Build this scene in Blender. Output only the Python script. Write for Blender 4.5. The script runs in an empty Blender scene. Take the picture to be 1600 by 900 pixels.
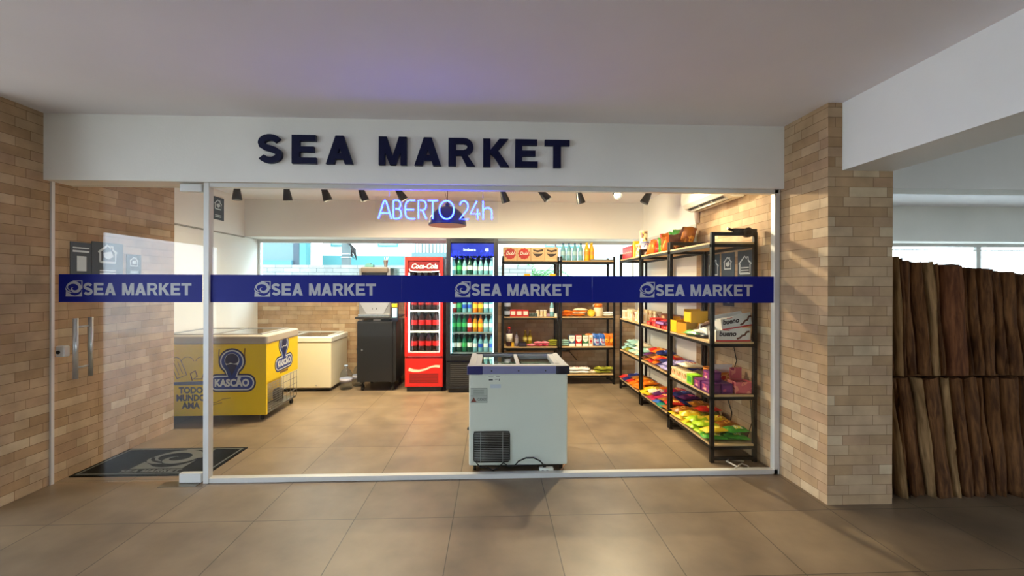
import bpy, math, random
from mathutils import Vector, Matrix, noise
R = math.radians
sc = bpy.context.scene
col = sc.collection
rnd = random.Random(7)

# ---------------------------------------------------------------- camera, world, exposure
cam_d = bpy.data.cameras.new('camera'); cam = bpy.data.objects.new('camera', cam_d); col.objects.link(cam)
cam_d.sensor_width = 36; cam_d.lens = 680/1600*36; cam_d.shift_y = -5/1600
cam.location = (0, 0, 1.5); cam.rotation_euler = (R(90), R(-0.15), R(-2.4))
cam_d.clip_start = .05; cam_d.clip_end = 300
sc.camera = cam
w = bpy.data.worlds.new('daylight'); sc.world = w; w.use_nodes = True
bg = w.node_tree.nodes['Background']; bg.inputs[0].default_value = (.72, .86, 1, 1); bg.inputs[1].default_value = 8.4
sc.view_settings.view_transform = 'Standard'; sc.view_settings.look = 'None'
sc.view_settings.exposure = .5; sc.view_settings.gamma = 1; sc.view_settings.use_curve_mapping = False
SPOT_W = 112; ROOM_W = 26

def lamp(name, kind, loc, power, color, parent=None, **k):
    d = bpy.data.lights.new(name, kind); d.energy = power; d.color = color
    rot = k.pop('rot', None)
    for a, b in k.items(): setattr(d, a, b)
    o = bpy.data.objects.new(name, d); o.location = loc
    if rot: o.rotation_euler = rot
    o.parent = parent; col.objects.link(o); return o

# ---------------------------------------------------------------- materials
def lin(c):
    return tuple(((x/255)/12.92 if x/255 <= .04045 else ((x/255+.055)/1.055)**2.4) for x in c)
MT = {}
def mat(name, rgb, rough=.5, metal=0, var=0, scale=8, bump=0, emit=None, es=1, spec=.5, coat=0, bscale=None):
    if name in MT: return MT[name]
    m = bpy.data.materials.new(name); m.use_nodes = True; MT[name] = m
    nt = m.node_tree; b = nt.nodes['Principled BSDF']; c = lin(rgb)
    b.inputs['Base Color'].default_value = (*c, 1); b.inputs['Roughness'].default_value = rough
    b.inputs['Metallic'].default_value = metal; b.inputs['Specular IOR Level'].default_value = spec
    b.inputs['Coat Weight'].default_value = coat
    if var or bump:
        tc = nt.nodes.new('ShaderNodeTexCoord'); n = nt.nodes.new('ShaderNodeTexNoise')
        n.inputs['Scale'].default_value = scale; n.inputs['Detail'].default_value = 5
        nt.links.new(tc.outputs['Object'], n.inputs['Vector'])
        if var:
            r = nt.nodes.new('ShaderNodeValToRGB'); nt.links.new(n.outputs[0], r.inputs[0])
            r.color_ramp.elements[0].position = .3; r.color_ramp.elements[1].position = .7
            r.color_ramp.elements[0].color = (*[x*(1-var) for x in c], 1)
            r.color_ramp.elements[1].color = (*[min(1, x*(1+var)) for x in c], 1)
            nt.links.new(r.outputs[0], b.inputs['Base Color'])
        if bump:
            n2 = n
            if bscale:
                n2 = nt.nodes.new('ShaderNodeTexNoise'); n2.inputs['Scale'].default_value = bscale
                nt.links.new(tc.outputs['Object'], n2.inputs['Vector'])
            bp = nt.nodes.new('ShaderNodeBump'); bp.inputs['Strength'].default_value = bump; bp.inputs['Distance'].default_value = .01
            nt.links.new(n2.outputs[0], bp.inputs['Height']); nt.links.new(bp.outputs[0], b.inputs['Normal'])
    if emit:
        b.inputs['Emission Color'].default_value = (*emit, 1); b.inputs['Emission Strength'].default_value = es
    return m

def brick_mat(name, cols, bw, bh, mortar, mcol, offs=.5, freq=2, bump=.5, rough=.75, mult=1, shift=(0, 0), blotch=.12, msize=.0015, squash=1, tscale=6, spec=.3):
    m = bpy.data.materials.new(name); m.use_nodes = True; MT[name] = m
    nt = m.node_tree; L = nt.links; b = nt.nodes['Principled BSDF']; b.inputs['Roughness'].default_value = rough
    b.inputs['Specular IOR Level'].default_value = spec
    uv = nt.nodes.new('ShaderNodeUVMap'); mp = nt.nodes.new('ShaderNodeMapping'); L.new(uv.outputs[0], mp.inputs[0])
    mp.inputs['Location'].default_value = (shift[0], shift[1], 0)
    bt = nt.nodes.new('ShaderNodeTexBrick'); L.new(mp.outputs[0], bt.inputs['Vector'])
    bt.offset = offs; bt.offset_frequency = freq; bt.squash = squash; bt.squash_frequency = 3
    for k, v in (('Scale', 1), ('Mortar Size', msize), ('Brick Width', bw), ('Row Height', bh), ('Mortar Smooth', .1), ('Bias', 0)):
        bt.inputs[k].default_value = v
    bt.inputs['Color1'].default_value = (0, 0, 0, 1); bt.inputs['Color2'].default_value = (1, 1, 1, 1)
    rp = nt.nodes.new('ShaderNodeValToRGB'); L.new(bt.outputs['Color'], rp.inputs[0])
    els = rp.color_ramp.elements
    while len(els) < len(cols): els.new(.5)
    for i, c in enumerate(cols):
        els[i].position = i/(len(cols)-1); els[i].color = (*lin(c), 1)
    n = nt.nodes.new('ShaderNodeTexNoise'); L.new(mp.outputs[0], n.inputs['Vector']); n.inputs['Scale'].default_value = tscale; n.inputs['Detail'].default_value = 6
    mx = nt.nodes.new('ShaderNodeMix'); mx.data_type = 'RGBA'; mx.blend_type = 'OVERLAY'; mx.inputs[0].default_value = blotch*3
    L.new(rp.outputs[0], mx.inputs[6]); L.new(n.outputs[0], mx.inputs[7])
    m2 = nt.nodes.new('ShaderNodeMix'); m2.data_type = 'RGBA'; L.new(bt.outputs['Fac'], m2.inputs[0]); L.new(mx.outputs[2], m2.inputs[6])
    m2.inputs[7].default_value = (*lin(mcol), 1); L.new(m2.outputs[2], b.inputs['Base Color'])
    # every brick stands out a little differently
    ma = nt.nodes.new('ShaderNodeMath'); ma.operation = 'MULTIPLY_ADD'; L.new(bt.outputs['Fac'], ma.inputs[0]); ma.inputs[1].default_value = -.8
    mb = nt.nodes.new('ShaderNodeMath'); mb.operation = 'MULTIPLY_ADD'; L.new(bt.outputs['Color'], mb.inputs[0]); mb.inputs[1].default_value = .6
    mc = nt.nodes.new('ShaderNodeMath'); mc.operation = 'MULTIPLY'; L.new(n.outputs[0], mc.inputs[0]); mc.inputs[1].default_value = .5
    L.new(mc.outputs[0], mb.inputs[2]); L.new(mb.outputs[0], ma.inputs[2])
    bp = nt.nodes.new('ShaderNodeBump'); bp.inputs['Strength'].default_value = bump; bp.inputs['Distance'].default_value = .006
    L.new(ma.outputs[0], bp.inputs['Height']); L.new(bp.outputs[0], b.inputs['Normal'])
    return m

def glass_mat(name, tint=(1, 1, 1), refl=1.0, rough=0, ior=1.45):
    m = bpy.data.materials.new(name); m.use_nodes = True; nt = m.node_tree; nt.nodes.clear(); L = nt.links
    o = nt.nodes.new('ShaderNodeOutputMaterial'); t = nt.nodes.new('ShaderNodeBsdfTransparent'); g = nt.nodes.new('ShaderNodeBsdfGlossy')
    t.inputs[0].default_value = (*tint, 1); g.inputs['Roughness'].default_value = rough
    f = nt.nodes.new('ShaderNodeFresnel'); mx = nt.nodes.new('ShaderNodeMixShader')
    mu = nt.nodes.new('ShaderNodeMath'); mu.operation = 'MULTIPLY'; mu.inputs[1].default_value = refl
    ge = nt.nodes.new('ShaderNodeNewGeometry'); mr = nt.nodes.new('ShaderNodeMapRange'); mr.inputs[3].default_value = ior; mr.inputs[4].default_value = 1/ior
    L.new(ge.outputs['Backfacing'], mr.inputs[0]); L.new(mr.outputs[0], f.inputs[0])   # same reflection from both sides of a pane
    L.new(f.outputs[0], mu.inputs[0]); L.new(mu.outputs[0], mx.inputs[0]); L.new(t.outputs[0], mx.inputs[1]); L.new(g.outputs[0], mx.inputs[2]); L.new(mx.outputs[0], o.inputs[0])
    MT[name] = m; return m

def print_mat(name, c1, c2, c3=None, scale=9, seed=0, rough=.35):
    """glossy printed wrapper: patches of two or three printed colours"""
    if name in MT: return MT[name]
    m = bpy.data.materials.new(name); m.use_nodes = True; MT[name] = m; nt = m.node_tree; L = nt.links
    b = nt.nodes['Principled BSDF']; b.inputs['Roughness'].default_value = rough
    tc = nt.nodes.new('ShaderNodeTexCoord'); mp = nt.nodes.new('ShaderNodeMapping'); mp.inputs['Location'].default_value = (seed*3.1, seed*1.7, seed*.9)
    L.new(tc.outputs['Object'], mp.inputs[0])
    n = nt.nodes.new('ShaderNodeTexNoise'); n.inputs['Scale'].default_value = scale; n.inputs['Detail'].default_value = 1.5; L.new(mp.outputs[0], n.inputs['Vector'])
    r = nt.nodes.new('ShaderNodeValToRGB'); r.color_ramp.interpolation = 'CONSTANT'; L.new(n.outputs[0], r.inputs[0])
    e = r.color_ramp.elements; e[0].position = 0; e[0].color = (*lin(c1), 1); e[1].position = .52; e[1].color = (*lin(c2), 1)
    if c3:
        x = e.new(.61); x.color = (*lin(c3), 1)
    L.new(r.outputs[0], b.inputs['Base Color'])
    return m

M_wall = mat('white_paint', (234, 232, 226), .8, var=.03, scale=2, bump=.08, bscale=60)
M_ceil = mat('ceiling_paint', (238, 236, 240), .85, var=.03, scale=1.2, bump=.06, bscale=40)
M_brick = brick_mat('beige_brick_tile', [(156, 126, 92), (168, 138, 104), (178, 152, 120), (164, 132, 102), (192, 170, 138)], .27, .068, .002, (118, 92, 64), offs=.37, bump=.8, blotch=.15, squash=.7)
M_floor = brick_mat('stone_look_tile', [(118, 101, 82), (125, 108, 87), (131, 113, 91)], .627, .627, .002, (76, 65, 52), offs=0, bump=.12, rough=.38, shift=(-.37+.627*20, -2.82+.627*20), blotch=.2, msize=.003, tscale=3.2, spec=.45)
M_wbrick = brick_mat('white_brick', [(150, 154, 152), (160, 164, 162), (170, 173, 171)], .30, .075, .003, (88, 98, 98), bump=.3, msize=.004)
M_alu = mat('white_aluminium', (205, 204, 200), .35, .15)
M_steel = mat('satin_steel', (190, 192, 192), .3, .7)
M_dark = mat('black_painted_steel', (17, 14, 13), .5, spec=.3)
M_black = mat('black_plastic', (20, 20, 21), .4)
M_rubber = mat('dark_rubber', (24, 24, 24), .8)
M_navy = mat('navy_paint', (4, 12, 52), .45, spec=.25)
M_glass = glass_mat('clear_glass', (.97, .99, .98), .7)
M_glass2 = glass_mat('cooler_door_glass', (.93, .97, .97), .7)
M_ply = mat('pale_plywood', (196, 164, 116), .6, var=.12, scale=4)
M_white = mat('white_enamel', (225, 222, 210), .35)
M_chrome = mat('chrome', (205, 205, 205), .15, 1)

# ---------------------------------------------------------------- mesh helpers
class MB:
    def __init__(s): s.v = []; s.f = []; s.m = []; s.s = []
    def add(s, vs, fs, m=0, smooth=False):
        o = len(s.v); s.v += [tuple(p) for p in vs]
        for f in fs: s.f.append([i+o for i in f]); s.m.append(m); s.s.append(smooth)
        return s
    def box(s, x0, x1, y0, y1, z0, z1, m=0):
        return s.add([(x0, y0, z0), (x1, y0, z0), (x1, y1, z0), (x0, y1, z0), (x0, y0, z1), (x1, y0, z1), (x1, y1, z1), (x0, y1, z1)],
                     [(0, 3, 2, 1), (4, 5, 6, 7), (0, 1, 5, 4), (1, 2, 6, 5), (2, 3, 7, 6), (3, 0, 4, 7)], m)
    def rbox(s, x0, x1, y0, y1, z0, z1, r=.01, m=0, n=3):
        """box with its four vertical edges rounded and a small top chamfer"""
        pts = []
        for cx, cy, a0 in ((x1-r, y1-r, 0), (x0+r, y1-r, 90), (x0+r, y0+r, 180), (x1-r, y0+r, 270)):
            for k in range(n+1):
                a = R(a0+90*k/n); pts.append((cx+r*math.cos(a), cy+r*math.sin(a)))
        c = min(r, (z1-z0)*.3)*.5; N = len(pts); cx, cy = (x0+x1)/2, (y0+y1)/2
        def ring(z, ins):
            sx = 1-ins/((x1-x0)/2); sy = 1-ins/((y1-y0)/2)
            return [(cx+(p[0]-cx)*sx, cy+(p[1]-cy)*sy, z) for p in pts]
        vs = ring(z0, c*.6)+ring(z0+c, 0)+ring(z1-c, 0)+ring(z1, c)
        fs = [tuple(range(N-1, -1, -1)), tuple(range(3*N, 4*N))]
        for q in range(3):
            for i in range(N): j = (i+1) % N; fs.append((q*N+i, q*N+j, (q+1)*N+j, (q+1)*N+i))
        return s.add(vs, fs, m)
    def tube(s, pts, r, n=8, m=0, closed=False, smooth=True, radii=None):
        pts = [Vector(p) for p in pts]; N = len(pts); up = Vector((0, 0, 1)); vs = []
        prev = None
        for i, p in enumerate(pts):
            if closed: t = (pts[(i+1) % N]-pts[i-1])
            else: t = pts[min(i+1, N-1)]-pts[max(i-1, 0)]
            t.normalize()
            if prev is None:
                a = t.cross(up)
                if a.length < 1e-3: a = t.cross(Vector((1, 0, 0)))
            else:
                a = prev-t*prev.dot(t)
                if a.length < 1e-4: a = t.cross(up)
            a.normalize(); prev = a; b = t.cross(a); rr = radii[i] if radii else r
            for k in range(n):
                q = 2*math.pi*k/n+math.pi/n; vs.append(p+a*rr*math.cos(q)+b*rr*math.sin(q))
        fs = []
        for i in range(N if closed else N-1):
            j = (i+1) % N
            for k in range(n): l = (k+1) % n; fs.append((i*n+k, i*n+l, j*n+l, j*n+k))
        s.add(vs, fs, m, smooth)
        if not closed:
            o = len(s.v)-len(vs)
            s.f.append([o+k for k in range(n-1, -1, -1)]); s.m.append(m); s.s.append(False)
            s.f.append([o+(N-1)*n+k for k in range(n)]); s.m.append(m); s.s.append(False)
        return s
    def bar(s, p, q, w, m=0): return s.tube([p, q], w*.7071, 4, m, smooth=False)
    def lathe(s, prof, cx=0, cy=0, n=20, m=0, sx=1, sy=1):
        """prof: (radius, z[, material]) bottom to top"""
        vs = []; mm = []
        for p in prof:
            for k in range(n): a = 2*math.pi*k/n; vs.append((cx+p[0]*math.cos(a)*sx, cy+p[0]*math.sin(a)*sy, p[1]))
        o = len(s.v); s.v += vs
        for i in range(len(prof)-1):
            mi = prof[i][2] if len(prof[i]) > 2 else m
            for k in range(n):
                l = (k+1) % n; s.f.append([o+i*n+k, o+i*n+l, o+(i+1)*n+l, o+(i+1)*n+k]); s.m.append(mi); s.s.append(True)
        if prof[0][0] > 1e-4: s.f.append([o+k for k in range(n-1, -1, -1)]); s.m.append(prof[0][2] if len(prof[0]) > 2 else m); s.s.append(False)
        if prof[-1][0] > 1e-4: s.f.append([o+(len(prof)-1)*n+k for k in range(n)]); s.m.append(prof[-2][2] if len(prof[-2]) > 2 else m); s.s.append(False)
        return s
    def prism(s, fr, pts, d0, d1, m=0):
        """polygon in a frame (origin, u, v, n) between depths d0 and d1"""
        o, u, v, n = fr; N = len(pts)
        ar = sum(pts[i][0]*pts[(i+1) % N][1]-pts[(i+1) % N][0]*pts[i][1] for i in range(N))
        if ar < 0: pts = pts[::-1]
        vs = [o+u*a+v*b+n*d0 for a, b in pts]+[o+u*a+v*b+n*d1 for a, b in pts]
        return s.add(vs, [tuple(range(N-1, -1, -1)), tuple(range(N, 2*N))]+[(i, (i+1) % N, (i+1) % N+N, i+N) for i in range(N)], m)
    def ribbon(s, fr, pts, w, d0, d1, m=0, ws=None):
        P = [Vector((a, b)) for a, b in pts]; L = []; Rr = []
        for i, p in enumerate(P):
            t = P[min(i+1, len(P)-1)]-P[max(i-1, 0)]
            if t.length < 1e-9: t = Vector((1, 0))
            t.normalize(); k = (ws[i] if ws else w)/2; nn = Vector((-t.y, t.x)); L.append(p+nn*k); Rr.append(p-nn*k)
        for i in range(len(P)-1):
            s.prism(fr, [tuple(L[i]), tuple(L[i+1]), tuple(Rr[i+1]), tuple(Rr[i])], d0, d1, m)
        return s
    def build(s, name, mats, parent=None, loc=None, rz=0, bevel=0):
        me = s.mesh(name, mats)
        o = bpy.data.objects.new(name, me); col.objects.link(o); o.parent = parent
        if loc is not None: o.location = loc
        o.rotation_euler[2] = rz
        if bevel:
            b = o.modifiers.new('bevel', 'BEVEL'); b.width = bevel; b.segments = 2; b.limit_method = 'ANGLE'; b.angle_limit = R(50)
        return o
    def mesh(s, name, mats):
        me = bpy.data.meshes.new(name); me.from_pydata(s.v, [], s.f)
        for mm in (mats if isinstance(mats, (list, tuple)) else [mats]): me.materials.append(mm)
        me.polygons.foreach_set('material_index', s.m); me.polygons.foreach_set('use_smooth', s.s)
        ul = me.uv_layers.new(name='UVMap')
        for p in me.polygons:
            n = p.normal; a = max(range(3), key=lambda i: abs(n[i]))
            for li in p.loop_indices:
                c = me.vertices[me.loops[li].vertex_index].co
                ul.data[li].uv = (c.y, c.z) if a == 0 else ((c.x, c.z) if a == 1 else (c.x, c.y))
        me.update(); return me

def tag(o, label, cat, group=None, kind=None):
    if label: o['label'] = label
    if cat: o['category'] = cat
    if group: o['group'] = group
    if kind: o['kind'] = kind
    return o
def struct(mb, name, mats, **k):
    o = mb.build(name, mats, **k); o['kind'] = 'structure'; return o
def thing(name, loc, label, cat, group=None, rz=0):
    o = bpy.data.objects.new(name, None); col.objects.link(o); o.location = loc; o.rotation_euler[2] = rz; o.empty_display_size = .1
    return tag(o, label, cat, group)
def inst(name, me, loc, rz, label, cat, group=None, tilt=(0, 0), scale=None):
    o = bpy.data.objects.new(name, me); col.objects.link(o); o.location = loc; o.rotation_euler = (tilt[0], tilt[1], rz)
    if scale: o.scale = scale
    return tag(o, label, cat, group)
def frame(o, u, v):
    u = Vector(u).normalized(); v = Vector(v).normalized(); return (Vector(o), u, v, u.cross(v))
def rrect(w, h, r, n=5, cx=0, cy=0):
    p = []
    for x, y, a0 in ((w/2-r, h/2-r, 0), (-w/2+r, h/2-r, 90), (-w/2+r, -h/2+r, 180), (w/2-r, -h/2+r, 270)):
        for k in range(n+1): a = R(a0+90*k/n); p.append((cx+x+r*math.cos(a), cy+y+r*math.sin(a)))
    return p
def circ(cx, cy, r, n=24, a0=0, a1=360):
    full = abs(a1-a0) >= 360; k = n if full else n+1
    return [(cx+r*math.cos(R(a0+(a1-a0)*i/n)), cy+r*math.sin(R(a0+(a1-a0)*i/n))) for i in range(k)]
def text(name, body, fr, size, mats, parent=None, depth=.001, d0=0, bold=.02, width=None, shear=0, cx=True):
    """lettering in a frame; size is the capital height"""
    c = bpy.data.curves.new('t', 'FONT'); c.body = body; c.size = 1; c.offset = bold; c.shear = shear; c.resolution_u = 3; c.extrude = .01
    c.space_line = .95
    if cx: c.align_x = 'CENTER'
    c.align_y = 'CENTER'
    t = bpy.data.objects.new('t', c); me = bpy.data.meshes.new_from_object(t)
    xs = [v.co.x for v in me.vertices]; sx = s = size/.72
    if width: sx = width/(max(xs)-min(xs))
    o, u, v, n = fr
    for q in me.vertices:
        a, b, d = q.co; q.co = o+u*(a*sx)+v*(b*s)+n*(d0+(depth if d > 0 else 0))
    me.materials.clear(); me.materials.append(mats); me.name = name
    bpy.data.objects.remove(t); bpy.data.curves.remove(c)
    ob = bpy.data.objects.new(name, me); col.objects.link(ob); ob.parent = parent; return ob

# heavy grotesque capitals, cap height 1
def sarc(): 
    return circ(.40, .725, .175, 8, 25, 180)+circ(.40, .725, .175, 3, 180, 262)[1:]+circ(.44, .29, .185, 3, 82, 0)+circ(.44, .29, .185, 8, 0, -155)[1:]
def glyph(mb, fr, ch, x, y, h, d0, d1, m=0, wsc=1):
    o, u, v, n = fr; F = (o+u*x+v*y, u*h*wsc, v*h, n)
    cnt_ = [0]
    def P(pts): mb.prism(F, pts, d0, d1+(d1-d0)*.015*cnt_[0], m); cnt_[0] += 1
    if ch == 'E': P([(0, 0), (.26, 0), (.26, 1), (0, 1)]); P([(.2, .79), (.8, .79), (.8, 1), (.2, 1)]); P([(.2, .4), (.74, .4), (.74, .6), (.2, .6)]); P([(.2, 0), (.82, 0), (.82, .21), (.2, .21)]); return .82
    if ch == 'A': P([(0, 0), (.28, 0), (.6, 1), (.33, 1)]); P([(.33, 1), (.6, 1), (.93, 0), (.65, 0)]); P([(.2, .18), (.72, .18), (.66, .38), (.26, .38)]); return .93
    if ch == 'M': P([(0, 0), (.22, 0), (.22, 1), (0, 1)]); P([(.78, 0), (1, 0), (1, 1), (.78, 1)]); P([(0, 1), (.28, 1), (.6, 0), (.4, 0)]); P([(.72, 1), (1, 1), (.6, 0), (.4, 0)]); return 1
    if ch == 'K': P([(0, 0), (.26, 0), (.26, 1), (0, 1)]); P([(.58, 1), (.9, 1), (.36, .38), (.2, .52)]); P([(.28, .52), (.48, .66), (.94, 0), (.62, 0)]); return .93
    if ch == 'T': P([(0, .79), (.86, .79), (.86, 1), (0, 1)]); P([(.3, 0), (.56, 0), (.56, .85), (.3, .85)]); return .86
    if ch == 'R':
        P([(0, 0), (.26, 0), (.26, 1), (0, 1)]); P([(.2, .8), (.56, .8), (.56, 1), (.2, 1)]); P([(.2, .38), (.56, .38), (.56, .57), (.2, .57)])
        mb.ribbon(F, circ(.55, .69, .205, 10, 90, -90), .21, d0, d1, m); P([(.4, .45), (.62, .45), (.92, 0), (.63, 0)]); return .9
    if ch == 'S': mb.ribbon(F, sarc_pts, .22, d0, d1, m); return .82
    return .3
sarc_pts = []
for k in range(11): a = R(20+160*k/10); sarc_pts.append((.41+.27*math.cos(a), .715+.185*math.sin(a)))
sarc_pts += [(.16, .62), (.27, .55), (.41, .51), (.56, .455), (.67, .38)]
for k in range(11): a = R(10-170*k/10); sarc_pts.append((.41+.285*math.cos(a), .29+.185*math.sin(a)))
def word(fr, s, h, d0, d1, m, parent, gap=.1, space=.45, wsc=1):
    x = 0
    for ch in s:
        if ch == ' ': x += space*h*wsc; continue
        mb = MB(); x += (glyph(mb, fr, ch, x, 0, h, d0, d1, 0, wsc)+gap)*h*wsc; mb.build('letter', m, parent)
    return x
def wave_logo(mb, fr, s, d0, d1, m=0):
    o, u, v, n = fr; F = (o, u*s, v*s, n)
    mb.ribbon(F, [(.42, .97), (.97, .97)], .06, d0, d1, m); mb.ribbon(F, [(.97, 1), (.97, .5)], .06, d0, d1, m)
    sp = []; ws = []
    for k in range(30):
        t = k/29; a = R(175-430*t); r = .40*(1-t)**.8+.05
        sp.append((.52+r*1.05*math.cos(a), .52+r*.9*math.sin(a))); ws.append(.17*math.sin(math.pi*min(1, .12+t*.95))+.01)
    mb.ribbon(F, sp, .1, d0, d1, m, ws)
    c = [(0, 0), (.97, 0), (.97, .42)]+[(.55+.44*math.cos(R(a)), .5+.44*math.sin(R(a))) for a in range(-15, -150, -15)]+[(.02, .34)]
    mb.prism(F, c, d0, d1, m)
    mb.ribbon(F, [(.0, .55), (.02, .44), (.1, .34), (.24, .27), (.42, .24)], .06, d0, d1, m, [.01, .06, .08, .07, .01])
    mb.ribbon(F, [(.12, .66), (.11, .52), (.19, .42), (.32, .36)], .05, d0, d1, m, [.01, .05, .05, .01])
ORD = ['first', 'second', 'third', 'fourth', 'fifth', 'sixth', 'seventh', 'eighth', 'ninth', 'tenth', 'eleventh', 'twelfth', 'thirteenth', 'fourteenth', 'fifteenth', 'sixteenth', 'seventeenth']
def nth(i, n, end='left'):
    if i == 0: return {'left': 'leftmost', 'front': 'nearest', 'top': 'topmost'}[end]
    if i == n-1: return {'left': 'rightmost', 'front': 'farthest', 'top': 'lowest'}[end]
    return ORD[i]+{'left': ' from left', 'front': ' nearest', 'top': ' from top'}[end]
# ================================================================ SETTING
GY = 3.39                                   # plane of the shop glass
struct(MB().box(-12, 10.1, -7, 7.1, -.1, 0), 'floor', M_floor)
struct(MB().box(-7.5, 10, -6, 6.58, 2.75, 2.95), 'ceiling', M_ceil)
# brick pier and wall on the left, with the plaster wall set back behind it
struct(MB().box(-3.68, -3.3, 2.95, 4.64, 0, 2.75), 'wall_left', M_brick)
lw = MB().box(-3.9, -3.68, 2.95, 7.1, 0, 2.2).box(-3.9, -3.66, 4.64, 7.1, 2.2, 2.75)
struct(lw, 'wall_left_plaster', M_wall)
struct(MB().box(-3.682, -3.655, 4.64, 6.55, 2.185, 2.2), 'trim_1', mat('seam', (150, 148, 138), .8))
# pillar on the right and the shop's right wall
pil = MB().box(2.28, 2.74, 2.88, 3.405, 0, 2.75)
struct(pil, 'wall_pillar', M_brick)
struct(MB().box(2.272, 2.45, 3.405, 4.79, 0, 2.75), 'wall_right', M_brick)
struct(MB().box(2.285, 2.45, 4.79, 6.95, 0, 2.15).box(2.275, 2.45, 4.79, 6.95, 2.15, 2.75), 'wall_right_plaster', M_wall)
struct(MB().box(2.262, 2.285, 4.79, 6.55, 2.15, 2.19), 'trim_2', M_alu)
# the dropped beams
struct(MB().box(-3.3, 2.28, 3.33, 3.56, 2.262, 2.75), 'wall_shop_beam', M_wall)
struct(MB().box(2.74, 10, 3.39, 3.60, 2.29, 2.75).box(-7.5, -3.68, 3.39, 3.6, 2.29, 2.75), 'wall_side_beam', M_wall)
struct(MB().box(2.38, 2.74, -6, 2.88, 2.288, 2.75), 'wall_cross_beam', M_wall)
struct(MB().box(-3.68, 10, 6.55, 6.98, 2.2, 2.75), 'wall_back_beam', M_wall)
# back wall: brick below the window
struct(MB().box(-3.9, 2.45, 6.95, 7.1, 0, 1.43).box(2.45, 10, 6.95, 7.1, 0, .6), 'wall_back', M_brick)
fr_ = MB().box(-3.68, 2.28, 6.93, 7.0, 2.15, 2.2).box(-3.68, 2.28, 6.91, 7.1, 1.43, 1.455)
for x in (-3.66, -.5, .99, 2.25): fr_.box(x-.014, x+.014, 6.95, 6.99, 1.455, 2.15)
w1 = struct(fr_, 'window_1', M_alu)
g = MB().box(-3.68, 2.28, 6.965, 6.97, 1.455, 2.15).build('window_pane', M_glass, w1)
fr_ = MB().box(2.45, 10, 6.93, 7.0, 2.15, 2.2).box(2.45, 10, 6.91, 7.1, .6, .62)
for x in (2.47, 9.85): fr_.box(x-.05, x-.02, 6.94, 6.99, .62, 2.15).box(x+.02, x+.05, 6.94, 6.99, .62, 2.15)
for x in (2.95, 5.4): pass
for x in (8.1, ): fr_.box(x-.04, x+.04, 6.94, 6.99, .62, 2.15)
fr_.box(2.45, 10, 6.95, 6.98, 2.09, 2.105)
w2 = struct(fr_, 'window_2', M_alu)
MB().box(2.45, 10, 6.965, 6.97, .62, 2.15).build('window_pane', M_glass, w2)
struct(MB().box(9.9, 10, -6, 7.1, 2.3, 2.75).box(9.9, 10, -2.2, 7.1, 0, 2.3), 'wall_far_right', M_wall)
# the lobby behind the photographer: plaster wall, street opening on the left
struct(MB().box(-7.5, 8.7, -6.1, -6, 0, 2.75).box(8.7, 10, -6.1, -6, 2.3, 2.75), 'wall_lobby_rear', mat('lobby_plaster', (196, 190, 180), .8))  # unseen gap at the right end added to bring daylight onto the left wall
struct(MB().box(-7.6, -7.5, -6, -5.5, 0, 2.75).box(-7.6, -7.5, -5.5, 7.1, 2.5, 2.75), 'wall_far_left', mat('lobby_plaster', (140, 134, 126)))
struct(MB().box(-60, 60, 7.1, 60, -.2, -.05).box(-60, -7.6, -40, 7.1, -.2, -.11).box(10.1, 60, -40, 7.1, -.2, -.11), 'ground', mat('street_concrete', (170, 170, 165), .8, var=.1, scale=1))

# ---- yard wall, houses and plants seen through the back window
yw = MB().box(-5.5, .72, 8.25, 8.4, -.05, 1.86)
tag(yw.build('garden_wall', M_wbrick), 'low white brick garden wall outside the left half of the back window', 'wall')
M_sun = mat('pale_render', (190, 194, 192), .8); M_aqua = mat('aqua_render', (62, 118, 120), .7); M_gr = mat('grey_aqua_render', (84, 106, 106), .7)
b = b0 = thing('apartment_building', (-1, 13.2, -.05), 'white house front with aqua bands and windows beyond the garden wall', 'building')
MB().box(-4.1, 6.6, 0, .5, 0, 7).build('wall', M_sun, b)
for x0, ww in ((-3.85, .42), (-2.47, .6), (2.55, 1.05)):
    a = MB().box(x0, x0+ww, -.03, .02, 2.68, 3.15).build('window', M_aqua, b); MB().box(x0+.04, x0+ww-.04, -.035, -.03, 2.72, 3.11).build('window_pane', mat('pale_pane', (110, 140, 140), .2), a)
MB().box(-4.1, 1.0, -.05, .02, 1.8, 2.40).build('painted_band', M_aqua, b)
b = thing('annex', (-6.45, 12.2, -.05), 'grey green house corner seen at the left end of the back window', 'building')
MB().box(-3.5, 1.13, 0, .3, 0, 6).build('wall', M_gr, b)
MB().box(1.13, 1.30, -.05, .3, 0, 6).build('corner_strip', M_aqua, b); MB().box(.95, 1.11, -.02, .02, 1.75, 3.4).build('shutter', mat('slate_shutter', (44, 58, 70), .6), b)
MB().box(.1, .95, -.12, 0, 1.98, 2.2).build('ledge', mat('ledge_blue', (58, 108, 120), .6), b)
b = thing('street_post', (-3.4, 10.2, -.05), 'grey concrete post with cable brackets beyond the garden wall', 'post')
MB().box(-.08, .08, -.09, .09, 0, 5).build('shaft', mat('post_concrete', (84, 92, 92), .8, var=.1), b)
for z in (2.24, 2.16): MB().box(-.09, .09, -.1, .1, z, z+.015).build('strap', M_steel, b)
cb = MB()
for k in range(6):
    x = .1+.05*k
    cb.tube([(0.02, -.1, 2.62-.02*k), (.1+.03*k, -.14, 2.5-.03*k), (.16+.02*k, -.12, 2.36-.05*k), (.14, -.12, 2.2)], .012, 5)
cb.build('cable_tangle', M_dark, b)
b = thing('far_house', (3.6, 14, -.05), 'pale house with a dark window beyond the racks', 'building')
MB().box(-1.9, 7.5, 0, .5, 0, 7).build('wall', mat('pale_blue_render', (112, 130, 134), .8), b)
for x in (.35, 3.4): MB().box(x, x+.45, -.03, 0, 2.2, 3.0).build('window', mat('slate_shutter', (44, 58, 70)), b)
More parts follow.
